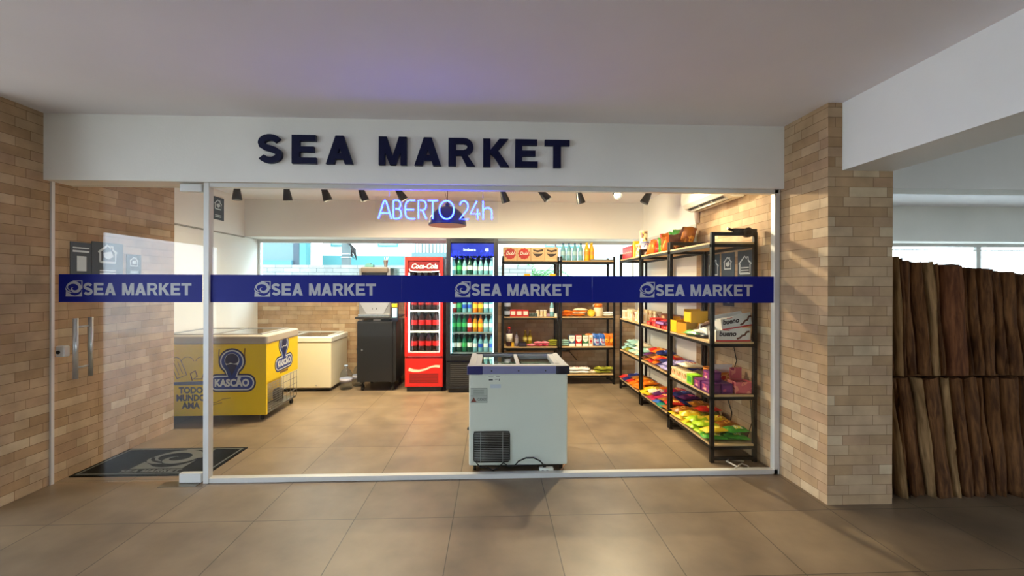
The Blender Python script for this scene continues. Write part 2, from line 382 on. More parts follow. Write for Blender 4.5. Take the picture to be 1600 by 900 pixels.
MB().box(-1.9, 0, -.02, 0, 2.3, 2.36).build('ledge', M_gr, b)
f = MB()
for k in range(14): f.tube([(-.9+k*.1, 0, 2.4), (-.9+k*.1, 0, 3.15)], .018, 5)
f.box(-1, .5, -.02, .02, 2.38, 2.42).box(-1, .5, -.02, .02, 3.13, 3.17)
f.box(-1, .5, -.02, .62, 2.3, 2.38); f.build('balcony_railing', M_gr, b0, loc=(-.35, -.62, .05))
# palm
b = thing('palm', (.98, 9.45, -.05), 'green palm with long drooping leaves outside the back window', 'plant')
MB().lathe([(.09, 0), (.07, .6), (.06, 1.3), (.03, 1.66)], n=10).build('trunk', mat('palm_trunk', (110, 92, 66), .9), b)
M_leaf = mat('palm_leaf', (60, 118, 48), .45, var=.2)
for k in range(16):
    an = R(k*360/16+rnd.uniform(-8, 8)); L = rnd.uniform(.7, .95); mb = MB(); up = rnd.uniform(.25, .6); pts = []
    for i in range(9):
        t = i/8; r = L*t; z = 1.62+up*math.sin(t*2.6)*.9-.15*t; pts.append(Vector((r*math.cos(an), r*math.sin(an), z)))
    side = Vector((-math.sin(an), math.cos(an), 0))
    mb.tube(pts, .007, 4, radii=[.009-.0008*i for i in range(9)])
    for i in range(1, 9):
        for q in (-1, 1):
            for h in (0, .5):
                p = pts[i] if h == 0 else (pts[i]+pts[i-1])/2
                t = (pts[i]-pts[i-1]).normalized(); l = .26*math.sin(math.pi*min(1, (i+1)/10))+.05
                e = p+side*q*l*.8+t*l*.6+Vector((0, 0, -.1*l)); mb.add([p-t*.012, p+t*.012, e, p+Vector((0, 0, .006))], [(0, 1, 2), (0, 2, 3), (1, 3, 2)])
    mb.build('frond', M_leaf, b)

# ---- shop front: aluminium frame, three panes, glass door
J = (-2.15, -.708, .771, 2.262)
for i in range(3):
    a, c = J[i], J[i+1]; fm = MB()
    fm.box(a+(0 if i else .0), c, GY-.02, GY+.03, 0, .035); fm.box(a, c, GY-.02, GY+.03, 2.232, 2.262)
    if i == 0: fm.box(a-.03, a+.008, GY-.025, GY+.03, 0, 2.262)
    if i == 2: fm.box(c-.03, c+.012, GY-.02, GY+.03, 0, 2.262)
    o = struct(fm, 'window_%d' % (i+3), M_alu)
    MB().box(a+.002, c-.002, GY-.004, GY+.004, .035, 2.232).build('window_pane', M_glass, o)
d = MB().box(-3.245, -2.195, GY-.005, GY+.005, .012, 2.235); dr = struct(d, 'door_1', M_glass)
h = MB()
for y, s in ((GY-.06, 1), (GY+.06, 1)):
    h.tube([(-3.07, y, .80), (-3.07, y, 1.245)], .016, 12)
for z in (.88, 1.18): h.tube([(-3.07, GY-.06, z), (-3.07, GY+.06, z)], .008, 10)
h.build('door_handle', M_steel, dr)
MB().rbox(-2.36, -2.195, GY-.022, GY+.022, .005, .075, .008).build('bottom_pivot', M_alu, dr)
MB().rbox(-2.36, -2.195, GY-.022, GY+.022, 2.195, 2.255, .008).build('top_pivot', M_alu, dr)
MB().rbox(-3.25, -3.185, GY-.025, GY+.025, .955, 1.035, .01).build('lock_body', M_alu, dr)
MB().tube([(-3.225, GY-.03, .99), (-3.225, GY-.024, .99)], .014, 12).build('lock_cylinder', M_dark, dr)
struct(MB().box(-3.3, -3.287, GY-.012, GY+.012, 0, 2.262), 'trim_3', M_alu)
tag(MB().box(-.14, .13, -.045, .045, 0, .004).build('floor_spring_plate', mat('brushed_plate', (120, 110, 92), .35, .8), loc=(-2.33, GY-.035, 0)), 'flat metal floor spring plate under the glass door', 'floor plate')

M_band = mat('blue_vinyl', (5, 22, 128), .5, spec=.25); M_bandw = mat('silver_vinyl', (182, 184, 192), .5)
def band(a, c, tx, label):
    t = thing('window_band', (a, GY-.006, 1.362), label, 'sign', 'blue lettered bands on the shop glass')
    MB().box(0, c-a, -.001, .0, 0, .209).build('blue_strip', M_band, t)
    fr = frame((tx-a+.125, -.001, .052), (1, 0, 0), (0, 0, 1))
    word(fr, 'SEA MARKET', .092, 0, .0006, M_bandw, t, wsc=.93, gap=.09)
    mb = MB(); wave_logo(mb, frame((tx-a, -.001, .042), (1, 0, 0), (0, 0, 1)), .12, 0, .0006); mb.build('wave_emblem', M_bandw, t)
band(-3.24, -2.2, -3.19, 'blue band with silver lettering across the glass door')
band(-2.14, -.7082, -1.815, 'blue lettered band on the wide pane next to the door')
band(-.7078, .7708, -.30, 'blue lettered band on the middle pane, behind it the black cooler')
band(.7712, 2.246, 1.15, 'blue lettered band on the right pane before the snack racks')

# ---- raised letters on the beam
LX = [('S', -1.758), ('E', -1.505), ('A', -1.255), ('M', -.865), ('A', -.60), ('R', -.345), ('K', -.083), ('E', .16), ('T', .385)]
LW = [.182, .18, .2, .208, .2, .197, .197, .172, .192]
nm = ['S at the left end', 'E of the first word', 'A ending the first word', 'M starting the second word', 'A after the M', 'R in the second word', 'K in the second word', 'E of the second word', 'T at the right end']
for (ch, x), wd, lb in zip(LX, LW, nm):
    mb = MB(); W = {'S': .8, 'E': .82, 'A': .93, 'M': 1, 'R': .9, 'K': .93, 'T': .86}[ch]
    glyph(mb, frame((0, 0, 0), (1, 0, 0), (0, 0, 1)), ch, 0, 0, .213, 0, .028, wsc=wd/.213/W)
    tag(mb.build('sign_letter', M_navy, loc=(x, 3.329, 2.40-.003*(x+1.7))), 'raised navy letter '+lb+' on the white beam', 'sign letter', 'raised letters over the shop glass')

# ---- neon sign
M_neon = mat('neon_tube', (120, 200, 255), .4, emit=(.010, .020, 1), es=30)
ns = thing('neon_sign', (-.909, 3.47, 2.015), 'glowing blue neon sign reading ABERTO 24h inside the glass', 'neon sign')
def A2(cx, cy, rx, ry, a0, a1, n=10): return [(cx+rx*math.cos(R(a0+(a1-a0)*i/n)), cy+ry*math.sin(R(a0+(a1-a0)*i/n))) for i in range(n+1)]
NG = {'A': [[(0, 0), (.28, .9), (.36, 1), (.44, .9), (.72, 0)], [(.1, .3), (.62, .3)]],
      'B': [[(.14, .53), (.3, .53)]+A2(.3, .76, .2, .24, -90, 90, 8)+[(.1, 1), (.02, .97), (0, .88), (0, .12), (.02, .03), (.1, 0)]+A2(.3, .265, .26, .265, -90, 90, 8)],
      'E': [A2(.3, .7, .3, .3, 90, 180, 5)+A2(.3, .3, .3, .3, 180, 270, 5)+[(.62, 0)], [(.3, 1), (.62, 1)], [(.0, .5), (.55, .5)]],
      'R': [[(0, 0), (0, 1), (.3, 1)]+A2(.32, .74, .24, .26, 90, -90, 8)+[(.1, .48)], [(.28, .48), (.58, 0)]],
      'T': [[(0, 1), (.66, 1)], [(.33, 1), (.33, 0)]], 'O': [A2(.42, .5, .42, .5, 90, 450, 24)],
      '2': [A2(.3, .7, .28, .3, 165, -35, 10)+[(.02, 0), (.62, 0)]], '4': [[(.42, 1), (0, .3), (.66, .3)], [(.48, .55), (.48, 0)]],
      'h': [[(0, 0), (0, 1)], A2(.25, .38, .25, .26, 180, 0, 8)+[(.5, 0)]]}
for ch, x, wd in (('A', 0, .1), ('B', .116, .062), ('E', .21, .075), ('R', .312, .062), ('T', .385, .08), ('O', .477, .115), ('2', .635, .072), ('4', .722, .078), ('h', .822, .07)):
    H = .145; mx = max(p[0] for s in NG[ch] for p in s); mb = MB()
    for s in NG[ch]:
        pts = [(x+p[0]/mx*wd, 0, .005+p[1]*H) for p in s]
        mb.tube(pts, .0058, 8, closed=False)
    mb.build('neon_tube', M_neon, ns)
M_acr = glass_mat('clear_acrylic', (.97, .98, 1), .5)
MB().box(-.03, .94, .012, .015, -.02, .185).build('backing_sheet', M_acr, ns)
for x in (.08, .82): MB().tube([(x, .014, .18), (x, .014, .73)], .0012, 5).build('hanging_wire', M_steel, ns)

# ---- track spotlights (a lamp inside each head)
sp = [(370, 'straight down', (0, .0, -1)), (447, '', (.05, .15, -1)), (505, '', (.3, .2, -1)), (563, '', (.3, .2, -1)), (620, '', (.6, .15, -1)),
      (784, '', (.35, .3, -1)), (843, '', (.75, -.15, -.9)), (903, '', (.32, .3, -1)), (960, '', (.0, -1, -.62)), (1015, '', (-.5, .1, -1))]
def at(px, Y):
    yaw = R(2.4); a = (px-800)/680; return (math.sin(yaw)+a*math.cos(yaw))/(math.cos(yaw)-a*math.sin(yaw))*Y
M_bulb = mat('lamp_face', (255, 240, 205), .4, emit=(1, .84, .58), es=14)
SY = 5.2
tr = tag(MB().box(-3.2, 2.0, -.017, .017, -.03, 0).build('light_track', M_white, loc=(0, SY, 2.75)), 'white ceiling track carrying the black spotlights', 'lighting track')
for i, (px, _, dr_) in enumerate(sp):
    x = at(px, SY)
    t = thing('track_spotlight', (x, SY, 2.72), 'black track spotlight, '+nth(i, 10)+' in the ceiling row', 'spotlight', 'spotlights in a row under the shop ceiling')
    mb = MB().box(-.035, .035, -.02, .02, -.035, 0)
    mb.build('track_adapter', M_black, t)
    MB().box(-.045, -.037, -.012, .012, -.1, -.02).box(.037, .045, -.012, .012, -.1, -.02).box(-.045, .045, -.012, .012, -.03, -.022).build('yoke', M_black, t)
    D = Vector(dr_).normalized(); c = Vector((0, 0, -.085)); a = c-D*.04; b = c+D*.125
    mb = MB(); k = 7; pts = [a, a+D*.005, a+D*.05, a+D*.07, a+D*.15, b+D*.03]; mb.tube(pts, .03, 16, radii=[.018, .03, .032, .034, .048, .053])
    for _q in (mb.f, mb.m, mb.s): _q.pop()                       # open mouth
    mb.tube([b+D*.03, b], .05, 16, radii=[.0505, .044])
    for _q in (mb.f, mb.m, mb.s): _q.pop()
    for _q in (mb.f, mb.m, mb.s): _q.pop()
    mb.build('lamp_head', M_black, t)
    MB().tube([b+D*.003, b+D*.004], .040, 16).build('lamp_face', M_bulb, t)
    lo = lamp('spot_beam', 'SPOT', b+D*.012, SPOT_W*(.15, .7, 1.6, 1.7, 1.7, 1.2, .75, .45, 2.0, .12)[i], (1, .81, .53), t, spot_size=R(105 if i == 8 else 165), spot_blend=.5 if i == 8 else 1, shadow_soft_size=.03)
    lo.rotation_mode = 'QUATERNION'; lo.rotation_quaternion = D.to_track_quat('-Z', 'Y')

# ---- pendant
t = thing('pendant_lamp', (at(699, 4.15), 4.15, 2.06), 'dark dome pendant lamp behind the neon sign', 'lamp')
dome = [(.178, 0), (.177, .02), (.165, .065), (.14, .11), (.1, .15), (.05, .175), (.02, .182), (.02, .21)]
MB().lathe(dome[:], n=32).build('lamp_shade', mat('pendant_neon_tint', (40, 42, 95), .35), t)  # dark shade; the neon's blue light is put into its colour
o = t.children[0]; me = o.data
inn = [(r-.004, z) for r, z in dome[:-1]]; MB().lathe([(r, z-.001) for r, z in inn], n=32).build('shade_lining', mat('pink_copper_lining', (226, 150, 130), .5), t)
for ob in (t.children[0], t.children[1]):
    pass
MB().lathe([(.02, .11), (.035, .08), (.03, .05), (.0, .04)], n=14).build('bulb', mat('white_bulb', (235, 230, 220), .3), t)
MB().tube([(0, 0, .2), (0, 0, .69)], .0025, 6).build('cord', M_dark, t)
MB().tube([(0, 0, .2), (-.03, 0, .35), (-.055, 0, .55), (-.06, 0, .69)], .0015, 5).build('stay_cable', M_dark, t)

# ---- split air conditioner on the right wall
t = thing('air_conditioner', (2.272, 3.86, 2.31), 'white split air conditioner high on the right brick wall', 'air conditioner')
prof = [(0, 0), (-.10, -.005), (-.17, .02), (-.205, .06), (-.215, .12), (-.205, .21), (-.18, .25), (0, .26)]
mb = MB(); fr = frame((0, .86, 0), (1, 0, 0), (0, 0, 1)); mb.prism(fr, prof, 0, .86)
mb.build('housing', M_white, t, bevel=.006)
n = Vector((.025, 0, .07)).normalized()
mb = MB()
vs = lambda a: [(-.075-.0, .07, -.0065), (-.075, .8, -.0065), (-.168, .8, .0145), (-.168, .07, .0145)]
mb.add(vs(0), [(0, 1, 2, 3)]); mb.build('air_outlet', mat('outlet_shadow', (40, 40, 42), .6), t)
mb = MB().tube([(-.125, .06, -.008), (-.125, .81, -.008)], .006, 6)
for y in (.3, .55): mb.tube([(-.09, y, -.01), (-.16, y, .008)], .004, 6)
mb.build('louvre', M_white, t)
MB().tube([(-.04, .84, .02), (-.02, .88, -.03), (-.008, .88, -.12)], .03, 10).build('wrapped_pipe', mat('pipe_wrap', (205, 188, 175), .7), t)
# ================================================================ FREEZERS AND COOLERS
X_, Z_ = (1, 0, 0), (0, 0, 1)
M_lidgrey = mat('grey_lid_plastic', (150, 150, 152), .4); M_lav = mat('lavender_trim', (120, 120, 160), .4); M_corner = mat('navy_corner', (26, 28, 92), .35)
M_fbody = mat('freezer_enamel', (212, 212, 202), .4, var=.03, scale=2)
M_lidglass = glass_mat('freezer_lid_glass', (.8, .9, .9), 1.6)
# chest freezer by the shop glass
t = thing('chest_freezer', (.2, 3.47, 0), 'small white chest freezer with blue corners right behind the glass', 'freezer')
MB().box(-.395, .395, .01, .64, .055, .79).build('body', M_fbody, t, bevel=.012)
rim = MB().box(-.40, .40, 0, .07, .79, .855).box(-.40, .40, .59, .65, .79, .855).box(-.40, -.34, .07, .59, .79, .855).box(.34, .40, .07, .59, .79, .855)
rim.build('rim', M_lidgrey, t, bevel=.004)
MB().box(-.41, -.285, -.008, .12, .785, .852).build('blue_corner', M_corner, t, bevel=.006)
MB().box(.30, .41, -.008, .12, .785, .852).build('blue_corner', mat('black_corner', (22, 22, 44), .35), t, bevel=.006)
f = MB().box(-.285, .30, -.006, .004, .79, .85).build('front_trim', M_lav, t, bevel=.003)
for x in (-.215, 0, .215): MB().tube([(x, -.0095, .815), (x, -.006, .815)], .0065, 10).build('screw_cap', M_black, f)
MB().box(-.34, .34, .07, .59, .6, .61).box(-.34, -.33, .07, .59, .6, .79).box(.33, .34, .07, .59, .6, .79).box(-.34, .34, .58, .59, .6, .79).box(-.34, .34, .07, .08, .6, .79).build('inner_liner', mat('frosted_liner', (185, 205, 205), .5), t)
MB().box(-.34, .03, .07, .59, .838, .843).build('glass_lid', M_lidglass, t)
MB().box(-.0, .34, .07, .59, .827, .832).build('glass_lid', M_lidglass, t)
for a in ((-.345, -.30, .07, .59, .84, .853), (-.015, .015, .07, .59, .836, .852), (.3, .345, .07, .59, .83, .852)): MB().box(*a).build('lid_frame', M_lidgrey, t, bevel=.003)
MB().box(-.36, .36, .595, .62, .856, .862).build('rear_rail', M_black, t)
# back grille of condenser
gx0, gx1, gz0, gz1 = -.355, -.07, .088, .33
MB().box(gx0, gx1, .0085, .0098, gz0, gz1).build('vent_recess', mat('recess_black', (14, 14, 14), .8), t)
loop = [(gx0+.015, 0, gz0), (gx1-.015, 0, gz0), (gx1, 0, gz0+.015), (gx1, 0, gz1-.015), (gx1-.015, 0, gz1), (gx0+.015, 0, gz1), (gx0, 0, gz1-.015), (gx0, 0, gz0+.015)]
g = MB().tube(loop, .004, 6, closed=True)
g.build('grille_frame', M_black, t)
g = MB()
for k in range(17): z = gz0+.012+k*(gz1-gz0-.024)/16; g.tube([(gx0, 0, z), (gx1, 0, z)], .002, 5)
for x in (gx0+.055, gx1-.055): g.tube([(x, -.002, gz0), (x, -.002, gz1)], .003, 5)
g.build('wire_grille', mat('grey_wire', (150, 150, 148), .35, .6), t)
# labels on the back
lb = MB().box(-.245, -.145, .0085, .0095, .725, .775).build('rating_label', mat('label_white', (214, 214, 205), .5), t)
MB().box(-.238, -.205, .0078, .0084, .735, .746).box(-.19, -.165, .0078, .0084, .742, .748).box(-.157, -.15, .0078, .0084, .733, .75).box(-.24, -.2, .0078, .0084, .768, .771).box(-.18, -.15, .0078, .0084, .765, .768).build('label_print', mat('ink', (50, 50, 55), .6), lb)
MB().box(-.225, -.14, .0085, .0095, .675, .705).build('pale_label', mat('label_blueish', (188, 194, 206), .5), t)
lb = MB().box(-.382, -.25, .0085, .0095, .56, .675).build('warning_label', mat('label_grey', (176, 178, 170), .5), t)
pr = MB()
for a in ((-.383, -.249, .559, .561), (-.383, -.249, .612, .614), (-.383, -.249, .674, .676), (-.251, -.249, .56, .675), (-.332, -.33, .56, .612)): pr.box(a[0], a[1], .0076, .0084, a[2], a[3])
for k in range(6): pr.box(-.36, -.275, .0078, .0084, .625+.007*k, .6265+.007*k)
pr.build('label_print', mat('ink', (50, 50, 55)), lb)
tri = MB(); tri.prism(frame((-.357, .0084, .565), X_, Z_), [(-.022, 0), (.022, 0), (0, .038)], 0, .0008); tri.build('warning_triangle', mat('warning_red', (128, 60, 48), .6), lb)
text('label_text', 'CUIDADO', frame((-.29, .0084, .585), X_, Z_), .022, mat('ink', (50, 50, 55)), lb, .0006, width=.07, bold=.01)
for x, y in ((-.35, .07), (.35, .07), (-.35, .58), (.35, .58)):
    c = MB().box(x-.012, x+.012, y-.012, y+.012, .03, .058).tube([(x-.012, y, .022), (x+.012, y, .022)], .022, 12); c.build('castor', M_rubber, t)
MB().box(-.33, .35, .06, .6, .03, .055).build('base_pan', M_black, t)
MB().tube([(-.395, .05, .34), (-.41, .05, .34)], .012, 8).build('drain_plug', M_black, t)
# cables
kb = MB().tube([(-.33, -.002, .10), (-.33, -.016, .085), (-.30, -.02, .055), (-.24, -.02, .05), (-.2, -.025, .03), (-.17, -.02, .045), (-.12, -.02, .09), (-.08, -.02, .06), (-.03, -.02, .065), (.0, -.02, .10), (.06, -.02, .125), (.12, -.02, .125), (.17, -.02, .10), (.2, -.02, .07), (.205, -.02, .05)], .0055, 8)
kb.build('power_cord', M_black, t)
MB().box(.193, .217, -.03, -.008, .035, .07).build('plug', M_black, t)
t = thing('power_strip', (.42, 3.44, 0), 'white power strip on the floor at the foot of the small freezer', 'power strip')
MB().rbox(-.055, .055, -.02, .02, 0, .052, .008).build('housing', M_white, t)
for x in (-.03, .005): MB().tube([(x, -.0205, .03), (x, -.0195, .03)], .011, 12).build('socket', mat('socket_grey', (120, 120, 120)), t)
tag(MB().tube([(.48, 3.44, .015), (.52, 3.46, .008), (.55, 3.5, .006), (.6, 3.62, .006), (.62, 3.9, .006)], .005, 6).build('extension_cord', mat('orange_white_cord', (205, 160, 130), .5)), 'pale thin extension cord behind the power strip on the floor', 'cord')
tag(MB().tube([(1.93, 3.405, .036), (1.98, 3.44, .03), (2.03, 3.52, .01), (2.08, 3.56, .008), (2.1, 3.5, .008), (2.06, 3.44, .008), (1.99, 3.47, .02), (1.95, 3.56, .03), (2.0, 3.62, .02), (2.12, 3.6, .01)], .007, 7).build('white_cable', mat('cable_white', (205, 200, 190), .5)), 'loop of white cable on the floor under the nearest rack', 'cable')

# yellow ice cream freezer
M_yel = mat('freezer_yellow', (240, 206, 4), .4); M_kn = mat('kascao_navy', (22, 30, 78), .45); M_kw = mat('kascao_white', (215, 220, 222), .45); M_kb = mat('kascao_blue', (34, 62, 140), .45)
t = thing('ice_cream_freezer', (-3.06, 4.86, 0), 'yellow ice cream chest freezer with blue cone emblem and grey lid', 'freezer', rz=R(1))
fw, fd = .575, .80
bm_ = MB().box(-fw, fw, 0, fd, .42, .86).box(-fw, .37, 0, fd, .07, .42).box(.37, fw, 0, .03, .07, .42)
bm_.build('body', M_yel, t)
MB().rbox(-fw-.012, fw+.012, -.012, fd+.012, .845, .94, .03).build('lid_rim', mat('dusty_grey_lid', (176, 166, 150), .5), t)
MB().box(-fw+.06, fw-.08, .08, fd-.08, .941, .947).build('glass_lid', M_lidglass, t)
MB().box(-fw+.05, -fw+.07, .07, fd-.07, .94, .953).box(-.04, -.0, .07, fd-.07, .94, .952).box(fw-.11, fw-.08, .07, fd-.07, .94, .953).box(-fw+.05, fw-.08, fd-.08, fd-.06, .94, .953).box(-fw+.05, fw-.08, .07, .085, .94, .95).build('lid_frame', M_lidgrey, t)
mc = MB().box(.38, fw-.01, .04, fd-.03, .07, .09); mc.build('base_tray', mat('tray_grey', (110, 108, 100), .5, .4), t)
MB().lathe([(.05, .09), (.06, .13), (.06, .2), (.04, .24), (0, .25)], cx=.46, cy=.52, n=18).build('compressor', M_black, t)
g = MB()
for k in range(12):
    g.tube([(fw, .03+.34*k/11, .09), (fw, .03+.34*k/11, .40)], .002, 4); g.tube([(fw, .03, .09+.3*k/11), (fw, .38, .09+.3*k/11)], .002, 4)
for k in range(5): g.tube([(fw-.005, .42+.36*k/4, .09), (fw-.005, .42+.36*k/4, .41)], .003, 4); g.tube([(fw-.005, .4, .1+.075*k), (fw-.005, .79, .1+.075*k)], .003, 4)
g.build('side_grille', mat('grey_wire', (150, 150, 148)), t)
for x, y in ((-.5, .07), (.5, .07), (-.5, .72), (.53, .72)):
    MB().box(x-.015, x+.015, y-.015, y+.015, .04, .072).tube([(x-.012, y, .03), (x+.012, y, .03)], .03, 12).build('castor', M_rubber, t)
def kascao(fr, s, parent, tilt=0):
    o, u, v, n = fr
    if tilt: u2 = u*math.cos(tilt)+v*math.sin(tilt); v2 = v*math.cos(tilt)-u*math.sin(tilt); u, v = u2, v2
    F = (o, u*s, v*s, n)
    def lay(gr, d, m):
        mb = MB(); mb.prism(F, circ(0, .40, .20+gr, 28), d, d+.0008)
        mb.prism(F, [(-.155-gr, .34), (.155+gr, .34), (.04+gr*.6, .0), (-.04-gr*.6, .0)], d, d+.0008)
        mb.prism(F, rrect(.82+gr*2, .23+gr*2, .11+gr, 6, 0, -.05), d, d+.0008); return mb.build('emblem_layer', m, parent)
    lay(.075, .0005, M_kn); lay(.04, .0016, M_kw); lay(.012, .0027, M_kb)
    mb = MB(); mb.prism(F, circ(0, .42, .15, 28), 0.0038, .0046); mb.build('cone_disc', M_kw, parent)
    mb = MB(); mb.prism(F, circ(0, .43, .135, 24, -8, 188)+[(-.13, .36), (-.08, .35), (-.03, .375), (.04, .35), (.1, .365)], .0049, .0056); mb.prism(F, [(-.11, .33), (-.02, .35), (.11, .33), (0, .1)], .0049, .0056)
    mb.build('cone_motif', M_kn, parent)
    text('lettering', 'KASCÃO', (o+v*s*-.055, u, v, n), .15*s, M_kw, parent, .0008, .0040, bold=.05, width=.70*s)
kascao(frame((.215, 0, .45), X_, Z_), .52, t)
kascao(frame((fw, .42, .60), (0, 1, 0), Z_), .47, t, R(2))
mb = MB(); mb.prism(frame((fw, .42, .47), (0, 1, 0), Z_), [(-.1, -.012), (.1, -.012), (.1, .012), (-.1, .012)], 0, .001); mb.build('side_slogan', mat('brown_print', (128, 92, 30), .6), t)
M_br = mat('brown_print', (128, 92, 30), .6); M_dp = mat('dark_print', (62, 56, 40), .6)
for s, z, wd in (('TODO', .345, .25), ('MUNDO', .262, .3), ('AMA', .18, .19)): text('slogan', s, frame((-.215, 0, z), X_, Z_), .066, M_dp, t, .0008, .0003, bold=.045, width=wd)
mb = MB(); fr = frame((-.24, 0, .415), X_, Z_); mb.prism(fr, [(-.17, -.012), (.19, -.006), (.19, .03), (-.17, .022)], .0003, .0011); mb.build('slogan_ribbon', mat('ribbon_print', (96, 100, 104), .6), t)
mb = MB(); o_ = [(0, 0), (.11, 0)]+[(.055+.055*math.cos(R(a)), .17+.05*math.sin(R(a))) for a in range(0, 181, 20)]+[(0, 0)]
c_, s_ = math.cos(R(22)), math.sin(R(22)); rot = lambda p: (p[0]*c_-p[1]*s_, p[0]*s_+p[1]*c_)
F = frame((-.36, 0, .475), X_, Z_); mb.ribbon(F, [rot(p) for p in o_], .006, .0003, .0011)
for x in (.035, .075): mb.ribbon(F, [rot((x, .03)), rot((x, .17))], .004, .0003, .0011)
mb.build('ice_lolly_drawing', M_dp, t)
mb = MB()
for cx in (-.45, -.25, -.1): mb.ribbon(frame((0, 0, 0), X_, Z_), circ(cx, .64, .07, 10, 20, 160), .005, .0003, .001)
mb.ribbon(frame((0, 0, 0), X_, Z_), [(-.2, .45), (-.22, .53), (-.17, .56), (-.15, .5), (-.19, .47), (-.1, .47), (-.08, .54), (-.05, .5)], .012, .0003, .001)
mb.ribbon(frame((0, 0, 0), X_, Z_), [(-.05, .2), (.05, .215), (.12, .25), (.2, .26)], .006, .0003, .001)
mb.ribbon(frame((0, 0, 0), X_, Z_), [(-.03, .16), (.02, .19), (.11, .21)], .006, .0003, .001)
for x, z in ((.0, .8), (.08, .79), (.35, .8)): mb.ribbon(frame((0, 0, 0), X_, Z_), [(x, z), (x-.004, z-.07), (x, z-.14)], .012, .0003, .001)
mb.build('line_drawing', M_br, t)

# plain white freezer
t = thing('white_freezer', (-2.83, 6.18, 0), 'plain cream white chest freezer behind the yellow one', 'freezer')
MB().box(-.56, .56, 0, .68, .05, .70).build('body', mat('cream_enamel', (228, 218, 190), .4), t, bevel=.012)
MB().rbox(-.57, .57, -.012, .69, .69, .765, .02).build('lid_rim', M_white, t)
MB().box(-.5, .5, .06, .62, .766, .772).build('glass_lid', M_lidglass, t)
for a in ((-.52, .52, .62, .64, .765, .782), (.5, .525, .05, .62, .765, .782), (-.02, .02, .05, .62, .765, .78)): MB().box(*a).build('lid_frame', M_alu, t)
MB().box(-.54, .54, .03, .65, .02, .05).build('plinth', M_black, t)
MB().tube([(.36, -.004, .09), (.36, 0.002, .09)], .008, 8).build('lock', M_steel, t)

# water bottles
M_pet = glass_mat('water_bottle_plastic', (.82, .88, .95), 1.4, .05)
def demi(): 
    return MB().lathe([(.07, 0), (.085, .015), (.083, .05), (.087, .055), (.083, .1), (.087, .105), (.083, .15), (.087, .155), (.086, .21), (.06, .27), (.024, .3), (.022, .33)], n=18)
for i, (x, y) in enumerate(((-2.11, 6.33), (-2.0, 6.55))):
    t = thing('water_bottle', (x, y, 0), ('front' if i == 0 else 'rear')+' clear water bottle on the floor beside the cream freezer', 'bottle', 'large water bottles on the floor')
    demi().build('bottle_body', M_pet, t); MB().lathe([(.026, .325), (.026, .345), (0, .347)], n=12).build('cap', mat('cap_blue', (150, 170, 205)), t)
    MB().lathe([(.0882, .11), (.0882, .16)], n=18).build('label', mat('violet_label', (176, 176, 196), .5), t)
MB2 = MB().tube([(-2.15, 6.94, .48), (-1.9, 6.93, .49), (-1.5, 6.93, .485), (-.66, 6.93, .49)], .014, 7).tube([(-1.95, 6.935, .485), (-1.85, 6.93, .485)], .03, 8)
tag(MB2.build('black_conduit', M_black), 'black conduit along the back wall behind the cabinet', 'pipe')
tag(MB().tube([(1.05, 6.93, .46), (1.2, 6.93, .46), (1.22, 6.93, .46)], .03, 8).tube([(.2, 6.94, .46), (1.88, 6.94, .47)], .014, 7).tube([(1.2, 6.93, .45), (1.33, 6.93, .3)], .006, 5).build('black_conduit', M_black), 'black conduit on the back wall under the shelves', 'pipe')

# cabinet with coffee machine
t = thing('base_cabinet', (-1.64, 6.19, 0), 'black base cabinet on castors carrying the coffee machine', 'cabinet')
MB().box(-.27, .27, .0, .58, .13, .985).build('body', M_black, t, bevel=.004)
d = MB().box(-.268, .22, -.018, -.001, .135, .975).build('door', mat('black_laminate', (24, 24, 26), .3), t, bevel=.002)
MB().tube([(-.2, -.018, .58), (-.2, -.022, .58)], .014, 14).build('lock', M_chrome, d)
MB().box(-.295, .275, -.03, .59, 1.02, 1.045).build('top_board', M_black, t, bevel=.004)
MB().box(-.25, -.2, .0, .05, .985, 1.02).box(.2, .25, 0, .05, .985, 1.02).box(-.05, .05, 0, .05, .985, 1.02).build('spacer', M_alu, t)
for x, y in ((-.21, .06), (.21, .06), (-.21, .52), (.21, .52)): MB().box(x-.03, x+.03, y-.03, y+.03, .115, .13).box(x-.008, x+.008, y-.02, y+.02, .05, .12).tube([(x-.014, y, .04), (x+.014, y, .04)], .04, 14).build('castor', M_rubber, t)
t = thing('coffee_machine', (-1.66, 6.22, 1.045), 'grey and black coffee machine standing on the black cabinet', 'coffee machine')
MB().box(-.24, .2, .0, .46, .03, .69).build('housing', mat('machine_grey', (120, 122, 128), .35, .3), t, bevel=.01)
mb = MB(); mb.prism(frame((0, -.002, 0), X_, Z_), [(-.13, .04), (.1, .04), (.19, .2), (-.23, .2)], 0, .004); mb.build('front_apron', mat('machine_pale', (150, 154, 166), .35, .3), t)
MB().box(-.24, .2, -.04, .03, .0, .035).build('drip_tray', M_chrome, t, bevel=.004)
MB().box(-.21, .17, -.02, .4, .62, .70).build('top_hopper', mat('brown_lid', (92, 84, 78), .35), t, bevel=.015)
MB().box(.19, .24, .02, .4, .55, .69).build('water_tank', glass_mat('tank', (.55, .72, .66), 1), t)
MB().box(-.2, .15, -.012, 0, .58, .63).build('display_strip', mat('machine_black', (20, 22, 28), .2), t)
for x in (-.05, .01): MB().box(x-.004, x+.004, -.008, -.003, .1, .125).build('vent_slot', M_black, t)
t = thing('paper_cup', (-1.56, 6.36, 1.752), 'white paper cup with sticks on top of the coffee machine', 'cup')
MB().lathe([(.022, 0), (.034, .1), (.036, .1), (.03, .095), (.02, .005)], n=16).build('cup_wall', mat('cup_grey', (205, 205, 205), .5), t)
